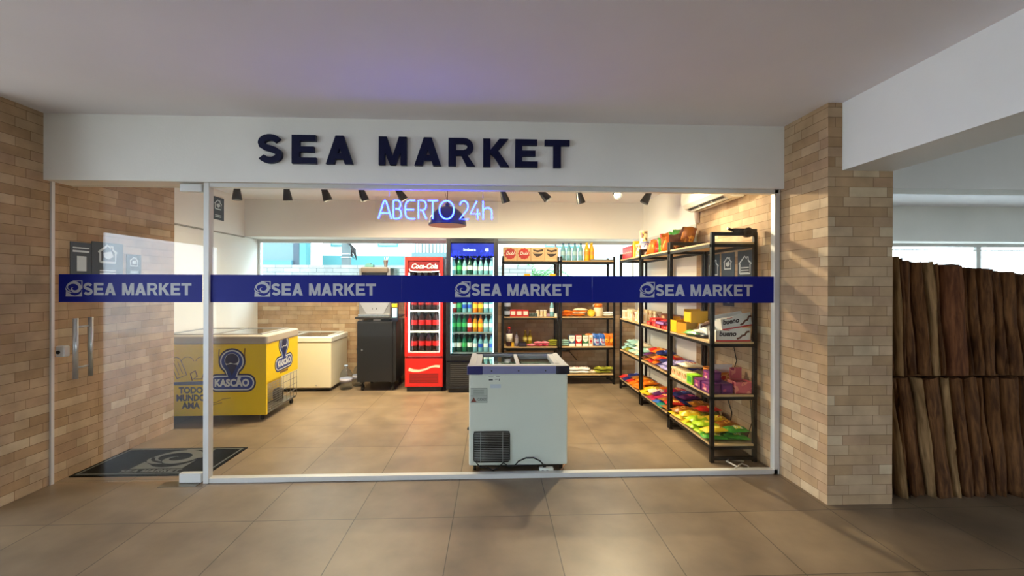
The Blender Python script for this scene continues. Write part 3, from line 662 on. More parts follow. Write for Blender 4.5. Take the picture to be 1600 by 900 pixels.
MB().tube([(0, 0, .02), (.035, 0, .15)], .003, 5).tube([(0, .01, .02), (-.02, 0, .14)], .003, 5).tube([(0, -.01, .02), (.01, .01, .15)], .003, 5).build('stirrer', M_white, t)
tag(MB().box(-.06, .06, -.04, .04, 0, .035).box(-.04, .02, -.03, .03, .035, .055).build('small_tray', mat('teal_plastic', (90, 150, 150), .5), loc=(-1.8, 6.4, 1.752)), 'small teal tray on the left of the coffee machine lid', 'tray')
t = thing('card_terminal', (-1.38, 6.13, 1.04), 'upright payment terminal with yellow top and pale screen', 'payment terminal')
MB().rbox(-.05, .05, .0, .035, -.06, .24, .012).build('housing', mat('terminal_navy', (24, 30, 48), .35), t)
MB().box(-.032, .032, -.003, 0, .0, .132).build('screen', mat('terminal_screen', (150, 200, 220), .2, emit=(.45, .8, .95), es=.5), t)
MB().rbox(-.04, .04, -.012, .02, .142, .195, .01).build('yellow_hood', mat('hood_yellow', (225, 175, 40), .4), t)
MB().box(-.04, .04, 0, .3, -.06, -.035).build('bracket', M_black, t)

# ---------------- bottle meshes
def bottle_mesh(name, H, r, liq, cap, lab, neck=.3, mats=None, n=12):
    """0 = body, 1 = cap, 2 = label"""
    p = [(r*.8, 0), (r, H*.02), (r*.97, H*.16), (r, H*.3, 2), (r, H*.52), (r*.93, H*.62), (r*.55, H*.78), (r*.34, H*.87), (r*.33, H*.93, 1), (r*.38, H*.935, 1), (r*.38, H, 1), (0, H, 1)]
    mb = MB().lathe(p, n=n); return mb.mesh(name, [liq, cap, lab])
M_cola = mat('cola_brown', (38, 14, 8), .12); M_redcap = mat('red_cap', (200, 24, 20), .4); M_redlab = mat('red_cola_label', (205, 26, 28), .4)
M_green = mat('green_bottle', (12, 96, 66), .1); M_dgreen = mat('dark_green_bottle', (12, 60, 48), .1); M_aq = mat('water_pet', (112, 165, 178), .08); M_ambr = mat('amber_bottle', (180, 120, 20), .12)
M_bluelab = mat('blue_label', (30, 80, 190), .4); M_wlab = mat('white_label', (225, 230, 230), .4); M_ylab = mat('yellow_label', (230, 200, 60), .4); M_glab = mat('green_label', (60, 170, 90), .4)
cola2 = bottle_mesh('cola_bottle', .31, .046, M_cola, M_redcap, M_redlab)
cola_s = bottle_mesh('cola_bottle_dark', .29, .044, M_cola, M_black, mat('black_red_label', (150, 20, 24)))
BK = {'green': bottle_mesh('green_bottle', .27, .035, M_green, M_wlab, M_glab), 'dark': bottle_mesh('dark_bottle', .27, .036, M_dgreen, M_wlab, M_wlab),
      'water': bottle_mesh('water_bottle_small', .24, .033, M_aq, M_bluelab, M_bluelab), 'clear': bottle_mesh('clear_bottle', .25, .033, M_aq, M_wlab, M_wlab),
      'amber': bottle_mesh('amber_bottle', .25, .034, M_ambr, M_redcap, M_ylab), 'red': bottle_mesh('red_bottle', .26, .036, mat('guarana_red', (150, 30, 30), .15), M_redcap, M_wlab),
      'orange': bottle_mesh('orange_bottle', .25, .035, mat('orange_drink', (225, 120, 20), .2), mat('orange_cap', (230, 110, 20)), M_ylab)}
# ---- red cola cooler
t = thing('red_cola_cooler', (-.9725, 6.13, 0), 'tall red upright cola cooler with glass door between the cabinet and the black cooler', 'drinks cooler')
M_cr = mat('cooler_red', (208, 30, 22), .35); M_in = mat('cooler_white_liner', (220, 228, 228), .5)
W2, D2, H2 = .2635, .56, 1.885
MB().box(-W2, -W2+.03, .03, D2, .1, H2).box(W2-.03, W2, .03, D2, .1, H2).box(-W2+.03, W2-.03, .03, D2, H2-.03, H2).box(-W2, W2, .03, D2, .06, .48).box(-W2, W2, D2-.03, D2, .1, H2).build('casing', M_cr, t, bevel=.004)
MB().box(-W2+.03, -W2+.035, .05, D2-.03, .48, H2-.03).box(W2-.035, W2-.03, .05, D2-.03, .48, H2-.03).box(-W2+.03, W2-.03, D2-.04, D2-.03, .48, H2-.03).box(-W2+.03, W2-.03, .04, D2-.03, .48, .49).build('inner_liner', M_in, t)
d = MB().box(-W2, -W2+.045, -.02, .028, .5, H2).box(W2-.045, W2, -.02, .028, .5, H2).box(-W2+.045, W2-.045, -.02, .028, H2-.05, H2).box(-W2+.045, W2-.045, -.02, .028, .5, .545).build('door', M_cr, t, bevel=.003)
MB().box(-W2+.045, W2-.045, -.004, 0, .545, H2-.05).build('door_glass', M_glass2, d)
MB().tube([(-W2+.02, -.035, 1.05), (-W2+.02, -.035, 1.32)], .009, 8).build('handle', M_black, d)
hp = MB().box(-W2+.05, W2-.05, .0, .01, 1.68, 1.83).build('header_panel', mat('header_dark_red', (120, 26, 30), .3), t)
text('lettering', 'Coca-Cola', frame((0, .0, 1.755), X_, Z_), .07, mat('logo_cream', (240, 225, 205), .4, emit=(1, .85, .7), es=.5), hp, .001, .0, bold=.022, width=.36, shear=.35)
mb = MB(); mb.ribbon(frame((0, -.001, 1.69), X_, Z_), [(-.21, .03), (-.19, .0), (-.1, -.01), (.1, -.01), (.21, .0)], .012, 0, .001); mb.build('header_swash', mat('swash_white', (235, 235, 230), .4, emit=(.9, 1, 1), es=.6), hp)
k = MB().box(-W2, W2, -.005, .03, .07, .475).build('kick_panel', M_cr, t, bevel=.008)
mb = MB(); mb.ribbon(frame((0, -.005, .33), X_, Z_), [(-.21, -.01), (-.15, -.03), (-.07, -.035), (.02, -.015), (.1, .02), (.16, .03), (.22, .025)], .03, 0, .002, ws=[.045, .04, .03, .026, .022, .03, .035]); mb.build('white_swash', mat('swash_cream', (232, 205, 180), .4), k)
mb = MB()
for q in range(9): mb.box(-.2, .2, -.0075, -.005, .13+q*.015, .136+q*.015)
mb.build('vent_slots', mat('vent_dark_red', (110, 16, 12), .5), k)
MB().box(-W2+.02, W2-.02, .03, D2-.04, 0, .065).build('plinth', M_black, t)
for z in (.545, .84, 1.13, 1.42): MB().box(-W2+.036, W2-.036, .05, D2-.05, z-.012, z-.003).box(-W2+.036, W2-.036, .045, .05, z-.016, z+.012).build('shelf', mat('shelf_white', (230, 232, 232), .4), t)
for x in (-W2+.05, W2-.05): MB().box(x-.006, x+.006, .035, .045, .56, 1.66).build('led_strip', mat('led', (255, 255, 255), .4, emit=(.85, .97, 1), es=9), t)
names = {.545: 'lowest', .84: 'second lowest', 1.13: 'second highest', 1.42: 'highest'}
for z in (.545, .84, 1.13, 1.42):
    for r_ in range(2):
        for i in range(4):
            x = -.9725-.153+.102*i; me = cola2 if z < 1.1 else cola_s
            inst('cola_bottle', me, (x+rnd.uniform(-.004, .004), 6.13+.1+.105*r_, z+.012 if r_ < 0 else z-.003), rnd.uniform(0, 6), 'dark cola bottle, '+nth(i, 4)+', '+('front' if r_ == 0 else 'second')+' row, '+names[z]+' shelf of red cooler', 'bottle', 'cola bottles in the red cooler')
# ---- black cooler
t = thing('black_drinks_cooler', (-.297, 6.05, 0), 'large black upright cooler with glass door and blue lit header', 'drinks cooler')
W2, D2, H2 = .357, .66, 2.135; M_bc = mat('cooler_black', (22, 24, 27), .35)
MB().box(-W2, -W2+.03, .03, D2, .05, H2).box(W2-.03, W2, .03, D2, .05, H2).box(-W2+.03, W2-.03, .03, D2, H2-.03, H2).box(-W2, W2, .03, D2, .05, .44).box(-W2, W2, D2-.03, D2, .05, H2).build('casing', M_bc, t, bevel=.004)
M_in2 = mat('cooler_teal_liner', (44, 84, 98), .5)
MB().box(-W2+.03, -W2+.035, .05, D2-.03, .44, H2-.03).box(W2-.035, W2-.03, .05, D2-.03, .44, H2-.03).box(-W2+.03, W2-.03, D2-.04, D2-.03, .44, H2-.03).box(-W2+.03, W2-.03, .04, D2-.03, .44, .45).build('inner_liner', M_in2, t)
d = MB().box(-W2, -W2+.058, -.02, .028, .45, H2).box(W2-.058, W2, -.02, .028, .45, H2).box(-W2+.058, W2-.058, -.02, .028, H2-.055, H2).box(-W2+.058, W2-.058, -.02, .028, .45, .52).build('door', M_bc, t, bevel=.004)
MB().box(-W2+.058, W2-.058, -.004, 0, .52, H2-.055).build('door_glass', M_glass2, d)
hp = MB().box(-W2+.06, W2-.06, .004, .014, 1.90, 2.075).build('header_panel', mat('header_blue', (24, 40, 150), .3, emit=(.01, .03, .5), es=.25), t)
text('lettering', 'Imbera', frame((-.04, .004, 1.985), X_, Z_), .04, mat('header_pale', (190, 215, 245), .4, emit=(.6, .8, 1), es=.7), hp, .001, 0, bold=.01, width=.17)
mb = MB(); pts = []
for q in range(12): a = R(q*30); rr = .034 if q % 2 else .016; pts.append((.2+rr*math.cos(a), rr*math.sin(a)))
mb.prism(frame((0, .004, 1.985), X_, Z_), pts, 0, .001); mb.build('snowflake', mat('header_pale', (190, 215, 245)), hp)
k = MB().box(-W2, W2, -.005, .03, .06, .44); k = k.build('kick_panel', M_bc, t, bevel=.006)
mb = MB()
for q in range(11): mb.box(-.3, .3, -.011, -.005, .11+q*.028, .117+q*.028)
mb.build('vent_slats', mat('slat_grey', (70, 68, 66), .4), k)
MB().box(-W2+.03, W2-.03, .03, D2-.03, 0, .055).build('plinth', M_black, t)
lv = [.55, .83, 1.10, 1.37, 1.63]
for z in lv: MB().box(-W2+.036, W2-.036, .05, D2-.05, z-.01, z-.003).box(-W2+.036, W2-.036, .045, .05, z-.014, z+.01).build('shelf', mat('shelf_grey', (120, 135, 140), .4), t)
for x in (-W2+.066, W2-.066): MB().box(x-.006, x+.006, .03, .04, .55, 1.88).build('led_strip', mat('led_cyan', (255, 255, 255), .4, emit=(.5, .95, 1), es=5), t)
rows = {0: (['dark', 'dark', 'green', 'dark', 'clear', 'water', 'clear', 'water'], 'lowest'), 1: (['green', 'green', 'green', 'red', 'amber', 'orange', 'clear', 'clear'], 'second'),
        2: (['red', 'green', 'water', 'water', 'orange', 'amber', 'clear', 'clear'], 'third'), 3: (['dark', 'green', 'dark', 'clear', 'water', 'red', 'red', 'clear'], 'fourth'), 4: (['clear', 'green', 'clear', 'dark', 'clear', 'clear', 'clear', 'clear'], 'top')}
cn = {'green': 'green', 'dark': 'dark green', 'water': 'clear blue labelled', 'clear': 'clear white labelled', 'amber': 'amber', 'red': 'red', 'orange': 'orange'}
for q, z in enumerate(lv):
    for r_ in range(2):
        for i, kd in enumerate(rows[q][0]):
            x = -.297-.262+.0749*i
            inst('drink_bottle', BK[kd], (x, 6.05+.1+.09*r_, z-.003), rnd.uniform(0, 6), cn[kd]+' bottle, '+nth(i, 8)+', '+('front' if r_ == 0 else 'second')+' row, '+['lowest', 'second lowest', 'middle', 'second highest', 'highest'][q]+' shelf, black cooler', 'bottle', 'drink bottles in the black cooler')
# ================================================================ RACKS
LV = [.147, .564, 1.013, 1.44, 1.86]
def rack(x0, x1, y0, y1, label, along, posts=True, top=1.95, skip=()):
    """black steel rack with pale boards; along = axis of the long side"""
    t = thing('shelf_rack', (x0, y0, 0), label, 'shelf rack', 'black steel racks with pale boards'); W, D = x1-x0, y1-y0; s = .03
    for x in (0, W-s):
        for y in (0, D-s): MB().box(x, x+s, y, y+s, 0, top).build('post', M_dark, t)
    for z in LV:
        MB().box(s if 0 else 0, W, 0, .02, z-.035, z-.008).box(0, W, D-.02, D, z-.035, z-.008).box(0, .02, .02, D-.02, z-.035, z-.008).box(W-.02, W, .02, D-.02, z-.035, z-.008).build('shelf_frame', M_dark, t)
        MB().box(.002, W-.002, .002, D-.002, z-.008, z+.008).build('shelf_board', M_ply, t)
    if along == 'y':
        MB().box(s, W-s, 0, s, top-.03, top).box(s, W-s, D-s, D, top-.03, top).box(s, W-s, 0, s, .02, .045).box(s, W-s, D-s, D, .02, .045).build('end_bar', M_dark, t)
    else:
        MB().box(0, s, s, D-s, .02, .045).box(W-s, W, s, D-s, .02, .045).build('end_bar', M_dark, t)
    for x in (s/2, W-s/2):
        for y in (s/2, D-s/2): pass
    return t
RX0, RX1 = 1.835, 2.235
rack(RX0, RX1, 3.60, 4.49, 'black steel rack nearest the shop glass on the right', 'y')
rack(RX0, RX1, 4.505, 5.38, 'middle rack of the right hand row, orange bags on top', 'y')
rack(RX0, RX1, 5.40, 6.28, 'last rack of the right hand row, red boxes and tins on top', 'y', top=1.95)
rack(.125, .985, 6.50, 6.90, 'back wall rack beside the black cooler, four square cartons on top', 'x', top=1.93)
rack(.995, 1.835, 6.50, 6.90, 'back wall rack in the right corner, bottles and oil on top', 'x', top=1.93)

# ================================================================ GOODS
def bag_mesh(name, w, h, t, mats, seed, crimp=.03, puff=1):
    rr = random.Random(seed); nx, ny = 10, 12; mb = MB(); top = []; bot = []
    ph = rr.uniform(0, 6)
    for j in range(ny+1):
        for i in range(nx+1):
            u = i/nx*2-1; v = j/ny*2-1
            e = max(0, 1-abs(u)**2.2)*max(0, 1-abs(v)**2.1)
            pinch = 1-.06*math.cos(v*3.0)*0-.05*e
            ww = w/2*(1-.07*(1-abs(v)**4)*1)
            wr = .10*math.sin(7*u+3*v+ph)+.08*math.sin(5*v-4*u+ph*2)+.1*(rr.random()-.5)
            z = t/2*(e**.72)*1.15*(1+wr)*puff
            nv = noise.noise(Vector((u*2.2+seed, v*2.2, ph))); z += t*.22*nv*(e**.3)
            x = u*ww+.006*noise.noise(Vector((v*3, seed, 1))); y = v*h/2+.005*math.sin(4*u+ph)
            top.append((x, y, t/2+z)); bot.append((x, y, t/2-z*.8))
    N = nx+1; fs = []; ms = []
    for j in range(ny):
        for i in range(nx):
            a = j*N+i; fs.append((a, a+1, a+N+1, a+N))
            v = (j+.5)/ny; u = (i+.5)/nx
            ms.append(2 if (v < .09 or v > .91) else (1 if (.28 < v < .62 and .15 < u < .85) else 0))
    o = len(mb.v); mb.v += top+bot
    for f, m_ in zip(fs, ms): mb.f.append([k+o for k in f]); mb.m.append(m_); mb.s.append(True)
    for f, m_ in zip(fs, ms): mb.f.append([k+o+N*(ny+1) for k in f[::-1]]); mb.m.append(m_); mb.s.append(True)
    return mb.mesh(name, mats)
def bmats(name, c1, c2, c3): return [print_mat(name+'_film', c1, c1, c2, 7, len(name)), print_mat(name+'_panel', c2, c3, c1, 22, len(name)+3), print_mat(name+'_seal', c1, c1, None, 5)]
BG = {}
def BAG(kind, c1, c2, c3, w=.16, h=.22, t=.055):
    ms = bmats(kind, c1, c2, c3); BG[kind] = [bag_mesh(kind+'_bag', w, h, t, ms, k+len(kind)*7) for k in range(3)]
BAG('yellow', (214, 178, 30), (240, 222, 90), (190, 60, 20)); BAG('lime', (160, 190, 30), (236, 214, 60), (60, 140, 40))
BAG('green', (70, 150, 50), (230, 220, 80), (240, 240, 200)); BAG('amber', (150, 90, 24), (220, 160, 60), (120, 40, 16))
BAG('magenta', (170, 30, 70), (230, 90, 120), (250, 200, 80)); BAG('purple', (80, 30, 90), (190, 60, 120), (230, 200, 210))
BAG('red', (190, 34, 26), (240, 120, 40), (250, 220, 120)); BAG('orange', (222, 112, 20), (245, 170, 50), (160, 40, 12))
BAG('navy', (24, 34, 90), (70, 90, 170), (220, 220, 230)); BAG('blue', (50, 100, 180), (180, 200, 230), (220, 60, 60))
BAG('cream', (226, 212, 180), (240, 232, 210), (200, 90, 60)); BAG('mint', (150, 190, 180), (220, 230, 220), (60, 110, 120))
BAG('brown', (92, 52, 30), (150, 96, 60), (220, 190, 140)); BAG('teal', (20, 120, 100), (60, 170, 130), (230, 200, 60))
BAG('white', (232, 230, 222), (244, 242, 236), (180, 60, 50)); BAG('lilac', (150, 140, 190), (210, 200, 225), (90, 60, 140))
BAG('olive', (130, 130, 40), (200, 190, 70), (70, 100, 40)); BAG('pink', (226, 120, 140), (245, 190, 195), (200, 40, 70))
cnt = {}
def bag(kind, loc, rz, label, group, tilt=(0, 0), sc_=1):
    k = cnt.get(kind, 0); cnt[kind] = k+1
    return inst('snack_bag', BG[kind][k % 3], loc, rz, label, 'snack bag', group, tilt, sc_ if isinstance(sc_, tuple) else (sc_,)*3)
# ---- right hand racks: long rows of bags, lying, one row in front of another
def bag_row(x, z, y0, y1, kinds, shelf, rowname, rack_, layer='', sc_=1, base_rz=90, tilt=0):
    n = len(kinds)
    for i, k in enumerate(kinds):
        y = y0+(y1-y0)*(i+.5)/n; q = [j for j in range(n) if kinds[j] == k]; p = q.index(i)
        lb = k+' bag, '+(nth(p, len(q), 'front')+' such bag, ' if len(q) > 1 else '')+layer+rowname+' row, '+shelf+' shelf of '+rack_+' side rack'
        bag(k, (x+rnd.uniform(-.01, .01), y, z), R(base_rz+rnd.uniform(-14, 14)), lb, 'bags on the '+shelf+' shelf of the '+rack_+' rack', (R(rnd.uniform(-5, 5)), R(tilt+rnd.uniform(-5, 5))), sc_)
z0 = LV[0]+.009
bag_row(1.925, z0, 3.65, 4.46, ['green', 'lime', 'lime', 'yellow', 'yellow', 'yellow'], 'bottom', 'front', 'nearest')
bag_row(2.11, z0, 3.65, 4.46, ['green', 'olive', 'lime', 'olive', 'amber', 'yellow'], 'bottom', 'rear', 'nearest')
bag_row(1.935, z0+.052, 3.66, 4.44, ['yellow', 'lime', 'lime', 'yellow', 'amber'], 'bottom', 'front', 'nearest', 'upper ', .92)
bag_row(2.12, z0+.052, 3.66, 4.44, ['green', 'amber', 'yellow', 'olive', 'amber'], 'bottom', 'rear', 'nearest', 'upper ', .92)
bag_row(2.1, z0+.10, 4.1, 4.46, ['red', 'amber'], 'bottom', 'rear', 'nearest', 'topmost ')
bag_row(1.925, z0, 4.54, 5.35, ['amber', 'teal', 'blue', 'magenta', 'magenta', 'yellow', 'yellow'], 'bottom', 'front', 'middle')
bag_row(2.11, z0, 4.54, 5.35, ['navy', 'red', 'teal', 'purple', 'red', 'magenta', 'purple'], 'bottom', 'rear', 'middle')
bag_row(1.95, z0+.052, 4.55, 5.3, ['red', 'amber', 'magenta', 'purple', 'cream', 'yellow'], 'bottom', 'front', 'middle', 'upper ', .9)
bag_row(2.11, z0+.052, 4.55, 5.3, ['navy', 'navy', 'purple', 'red', 'magenta', 'orange'], 'bottom', 'rear', 'middle', 'upper ', .9)
bag_row(2.12, z0+.10, 4.55, 5.0, ['purple', 'navy', 'magenta'], 'bottom', 'rear', 'middle', 'topmost ')
bag_row(1.93, z0, 5.43, 6.25, ['orange', 'orange', 'orange', 'red', 'navy', 'red'], 'bottom', 'front', 'last')
bag_row(2.11, z0, 5.43, 6.25, ['orange', 'amber', 'orange', 'purple', 'brown', 'navy'], 'bottom', 'rear', 'last')
bag_row(2.0, z0+.052, 5.43, 6.1, ['orange', 'orange', 'amber', 'navy'], 'bottom', 'middle', 'last', 'upper ')
z1 = LV[1]+.009
bag_row(1.94, z1, 4.54, 5.35, ['lilac', 'lilac', 'navy', 'orange', 'red', 'orange', 'brown'], 'second', 'front', 'middle')
bag_row(2.11, z1, 4.54, 5.35, ['navy', 'lilac', 'red', 'orange', 'red', 'purple', 'red'], 'second', 'rear', 'middle')
bag_row(1.95, z1+.052, 4.56, 5.3, ['lilac', 'navy', 'red', 'orange', 'brown', 'purple'], 'second', 'front', 'middle', 'upper ', .95)
bag_row(2.1, z1+.052, 4.9, 5.3, ['red', 'purple', 'red'], 'second', 'rear', 'middle', 'upper ')
bag_row(2.03, z1+.10, 5.0, 5.34, ['navy', 'orange', 'red'], 'second', 'middle', 'middle', 'topmost ')
bag_row(1.94, z1, 5.43, 6.25, ['mint', 'cream', 'mint', 'olive', 'mint'], 'second', 'front', 'last')
bag_row(2.11, z1, 5.43, 6.25, ['brown', 'olive', 'mint', 'cream', 'mint'], 'second', 'rear', 'last')
bag_row(1.98, z1+.052, 5.43, 6.2, ['mint', 'white', 'mint', 'mint'], 'second', 'middle', 'last', 'upper ')
bag_row(1.98, z1+.104, 5.55, 6.15, ['cream', 'mint', 'mint'], 'second', 'middle', 'last', 'topmost ')
bag_row(1.97, z1+.10, 4.2, 4.45, ['cream', 'lilac'], 'second', 'front', 'nearest')
bag_row(2.12, z1, 3.95, 4.45, ['brown', 'cream', 'white'], 'second', 'rear', 'nearest')
# upright bags on the top shelves
def up_row(xs, y0, y1, z, kinds, rack_, shelf='top', sc_=1):
    n = len(kinds)
    for i, k in enumerate(kinds):
        y = y0+(y1-y0)*(i+.5)/n; q = [j for j in range(n) if kinds[j] == k]; p = q.index(i)
        lb = 'puffy '+k+' bag'+(', '+nth(p, len(q), 'front')+' such,' if len(q) > 1 else '')+' standing in '+shelf+' row on '+rack_+' side rack'
        bag(k, (xs+rnd.uniform(-.02, .02), y, z+.11*sc_), R(180+rnd.uniform(-25, 25)), lb, 'bags standing on the '+shelf+' shelf of the '+rack_+' rack', (R(72+rnd.uniform(-10, 10)), R(rnd.uniform(-12, 12))), (sc_, sc_, sc_*1.9))
z4 = LV[4]+.009
up_row(1.96, 4.55, 5.33, z4-.02, ['brown', 'orange', 'amber', 'green', 'red', 'orange', 'orange', 'orange'], 'middle', 'front top', sc_=.86)
up_row(2.12, 4.55, 5.33, z4+.03, ['amber', 'brown', 'green', 'green', 'green', 'orange', 'red'], 'middle', 'rear top', 1.0)
# pack builder
def pack_mesh(name, w, d, h, body, panel, band_=None, ins=.012):
    mb = MB().box(-w/2, w/2, -d/2, d/2, 0, h, 0)
    for s in (-1, 1):
        y = s*(d/2+.0006); mb.box(-w/2+ins, w/2-ins, min(y, s*d/2), max(y, s*d/2), h*.22, h*.8, 1)
        x = s*(w/2+.0006); mb.box(min(x, s*w/2), max(x, s*w/2), -d/2+ins, d/2-ins, h*.22, h*.8, 1)
        if band_:
            y = s*(d/2+.0012); mb.box(-w/2+ins, w/2-ins, min(y, s*d/2), max(y, s*d/2), h*.36, h*.56, 2)
            x = s*(w/2+.0012); mb.box(min(x, s*w/2), max(x, s*w/2), -d/2+ins, d/2-ins, h*.36, h*.56, 2)
    return mb.mesh(name, [body, panel]+([band_] if band_ else []))
C = lambda n, c: mat('print_'+n, c, .4)
red_, yel_, wht_, ora_, grn_, blu_, pnk_, brn_, prp_, crm_, blk_, lim_ = (C('red', (196, 30, 28)), C('yellow', (228, 176, 20)), C('white', (232, 228, 216)), C('orange', (226, 118, 28)), C('green', (70, 160, 60)), C('blue', (40, 90, 160)), C('pink', (226, 110, 130)),
    C('brown', (96, 50, 30)), C('purple', (96, 36, 96)), C('cream', (226, 204, 160)), C('black', (26, 24, 28)), C('lime', (150, 210, 40)))
kraft = mat('kraft_board', (206, 170, 126), .7, var=.05)
def P(me, loc, label, cat, group, rz=0, tilt=(0, 0), name='package'): return inst(name, me, loc, R(rz), label, cat, group, (R(tilt[0]), R(tilt[1])))
# nearest rack, second shelf: purple, pink and green boxes
pb = pack_mesh('purple_box', .1, .13, .085, prp_, print_mat('purple_print', (120, 44, 110), (190, 80, 110), (220, 180, 160), 18, 3))
for i, (y, x, z) in enumerate(((3.70, 1.885, 0), (3.70, 1.99, 0), (3.85, 1.885, 0), (3.85, 1.99, 0), (3.77, 1.93, .087))):
    P(pb, (x, y, z1+z), 'purple biscuit box, '+['front left', 'front right', 'rear left', 'rear right', 'on top of the others'][i]+' of the stack at the rack corner', 'box', 'purple biscuit boxes', rnd.uniform(-4, 4), name='biscuit_box')
t = thing('display_box', (2.14, 3.70, z1), 'open pink display box with raised back flap on the nearest rack', 'box')
M_pinkp = print_mat('pink_print', (210, 96, 100), (232, 140, 120), (170, 40, 70), 14, 5)
MB().box(-.075, .075, -.07, .07, 0, .004).box(-.075, .075, -.07, -.066, 0, .1).box(-.075, .075, .066, .07, 0, .1).box(-.075, -.071, -.066, .066, 0, .1).box(.071, .075, -.066, .066, 0, .1).build('tray', M_pinkp, t)
MB().box(-.05, .06, .075, .079, .1, .2).build('flap', M_pinkp, t)
for i in range(4): MB().rbox(-.065+.034*i, -.038+.034*i, -.055, .055, .005, .088, .005).build('packet', C('dark_red', (110, 22, 36)), t)
t = thing('display_box', (2.08, 3.98, z1), 'open orange and white display box behind the pink one', 'box')
MB().box(-.09, .09, -.08, .08, 0, .004).box(-.09, .09, -.08, -.076, 0, .13).box(-.09, .09, .076, .08, 0, .16).box(-.09, -.086, -.076, .076, 0, .15).box(.086, .09, -.076, .076, 0, .13).build('tray', print_mat('orange_print', (226, 140, 50), (240, 190, 110), (200, 60, 30), 12, 8), t)
mb = MB(); mb.add([(-.09, -.08, .13), (.09, -.08, .13), (.09, -.11, .21), (-.09, -.11, .21), (-.09, -.083, .13), (.09, -.083, .13), (.09, -.113, .21), (-.09, -.113, .21)], [(0, 1, 2, 3), (7, 6, 5, 4), (0, 3, 7, 4), (1, 5, 6, 2), (3, 2, 6, 7)]); mb.build('flap', wht_, t)
gb = pack_mesh('green_box', .1, .11, .09, lim_, C('green', (70, 160, 60)))
P(gb, (1.89, 4.02, z1), 'bright green box beside the purple boxes on the nearest rack', 'box', None, name='biscuit_box')
cb_ = pack_mesh('striped_box', .1, .12, .085, crm_, print_mat('cream_print', (220, 200, 150), (200, 90, 60), (110, 150, 60), 20, 2))
for i, y in enumerate((4.15, 4.28, 4.41)): P(cb_, (1.9, y, z1), 'cream box with red and green print, '+nth(i, 3, 'front')+' in its row on the nearest rack', 'box', 'cream printed boxes', name='biscuit_box')
M_cl = glass_mat('clear_bag_film', (.75, .72, .72), 2.5, .15)
# nearest rack, third shelf: white hazelnut bar cartons with lettering, yellow cartons
M_buw = mat('bueno_white', (222, 218, 208), .5); M_buf = mat('bueno_ink', (44, 28, 26), .5)
def tray_carton(loc, rz, label, tilt=0, w=.30, d=.13, h=.10):
    t = thing('chocolate_carton', loc, label, 'box', 'white chocolate bar cartons', R(rz)); t.rotation_euler[1] = R(tilt)
    fr = frame((0, -d/2, 0), X_, Z_); mb = MB(); mb.prism(fr, [(-w/2, 0), (w/2, 0), (w/2, h*1.15), (w*.1, h*1.15), (-w*.2, h*.95), (-w/2, h*.95)], -.003, 0)
    mb.box(-w/2, w/2, d/2-.003, d/2, 0, h*1.2).box(-w/2, w/2, -d/2, d/2, 0, .003).box(w/2-.003, w/2, -d/2, d/2, 0, h).box(-w/2, -w/2+.003, -d/2, d/2, 0, h*.8); mb.build('tray', M_buw, t)
    text('lettering', 'bueno', frame((-.05, -d/2, .065), X_, Z_), .042, M_buf, t, .0008, .0002, bold=.045, shear=.2, width=.15)
    text('small_lettering', 'Kinder', frame((-.055, -d/2, .095), X_, Z_), .009, C('red', (196, 30, 28)), t, .0008, .0002, width=.05)
    mb = MB(); fr = frame((0, -d/2, 0), X_, Z_)
    mb.ribbon(fr, [(.03, .022), (.06, .032), (.075, .05), (.1, .055), (.115, .08), (.14, .085)], .016, .0002, .001); mb.build('bar_picture', C('brown', (96, 50, 30)), t)
    MB().box(-w/2, w/2, -d/2-.001, -d/2, 0, .012).build('red_stripe', C('red', (196, 30, 28)), t)
    for i in range(6): MB().rbox(-w/2+.02+.042*i, -w/2+.052+.042*i, -d/2+.01, d/2-.01, .004, h*.9, .005).build('chocolate_bar', wht_, t)
z2 = LV[2]+.009
tray_carton((2.04, 3.69, z2), 0, 'lower white chocolate bar carton at the glass end of the nearest rack')
tray_carton((2.09, 3.72, z2+.112), 2, 'upper white chocolate bar carton stacked tilted on another', tilt=-9, w=.27)
tray_carton((2.07, 3.93, z2), 4, 'white chocolate bar carton standing behind the two stacked ones')
def open_carton(loc, rz, label, m, w=.12, d=.18, h=.09, tilt=(0, 0)):
    t = thing('open_carton', loc, label, 'box', 'yellow cartons on the nearest rack', R(rz)); t.rotation_euler[0] = R(tilt[0]); t.rotation_euler[1] = R(tilt[1])
    MB().box(-w/2, w/2, -d/2, d/2, 0, .003).box(-w/2, w/2, -d/2, -d/2+.003, 0, h*1.15).box(-w/2, w/2, d/2-.003, d/2, 0, h*1.25).box(-w/2, -w/2+.003, -d/2, d/2, 0, h).box(w/2-.003, w/2, -d/2, d/2, 0, h).build('tray', m, t)
    MB().rbox(-w/2+.006, w/2-.006, -d/2+.006, d/2-.006, .004, h*.8, .006).build('contents', C('brown', (96, 50, 30)), t)
M_yc = mat('carton_yellow', (232, 178, 18), .45); M_yd = mat('carton_dark_yellow', (196, 138, 18), .45)
open_carton((1.90, 4.40, z2), 0, 'yellow open carton, farthest on the third shelf of the nearest rack', M_yc, h=.12)
open_carton((1.90, 4.20, z2), 6, 'yellow open carton in the middle of the third shelf, nearest rack', M_yd, h=.11)
open_carton((1.97, 4.17, z2+.118), -4, 'yellow open carton stacked on top of another, nearest rack', M_yc, w=.16, h=.10)
open_carton((2.12, 4.25, z2), 3, 'dark yellow open carton at the wall side of the nearest rack', M_yd, h=.12)
bag('green', (1.90, 4.02, z2), R(20), 'green and white bag lying before the yellow cartons', 'bags beside the yellow cartons')
bag('white', (1.93, 3.93, z2+.02), R(70), 'white bag with print lying before the yellow cartons', 'bags beside the yellow cartons', (R(12), 0), .8)
bag('brown', (2.0, 4.0, z2+.09), R(50), 'dark brown bag slumped over the white bag', 'bags beside the yellow cartons', (R(-25), 0), .8)
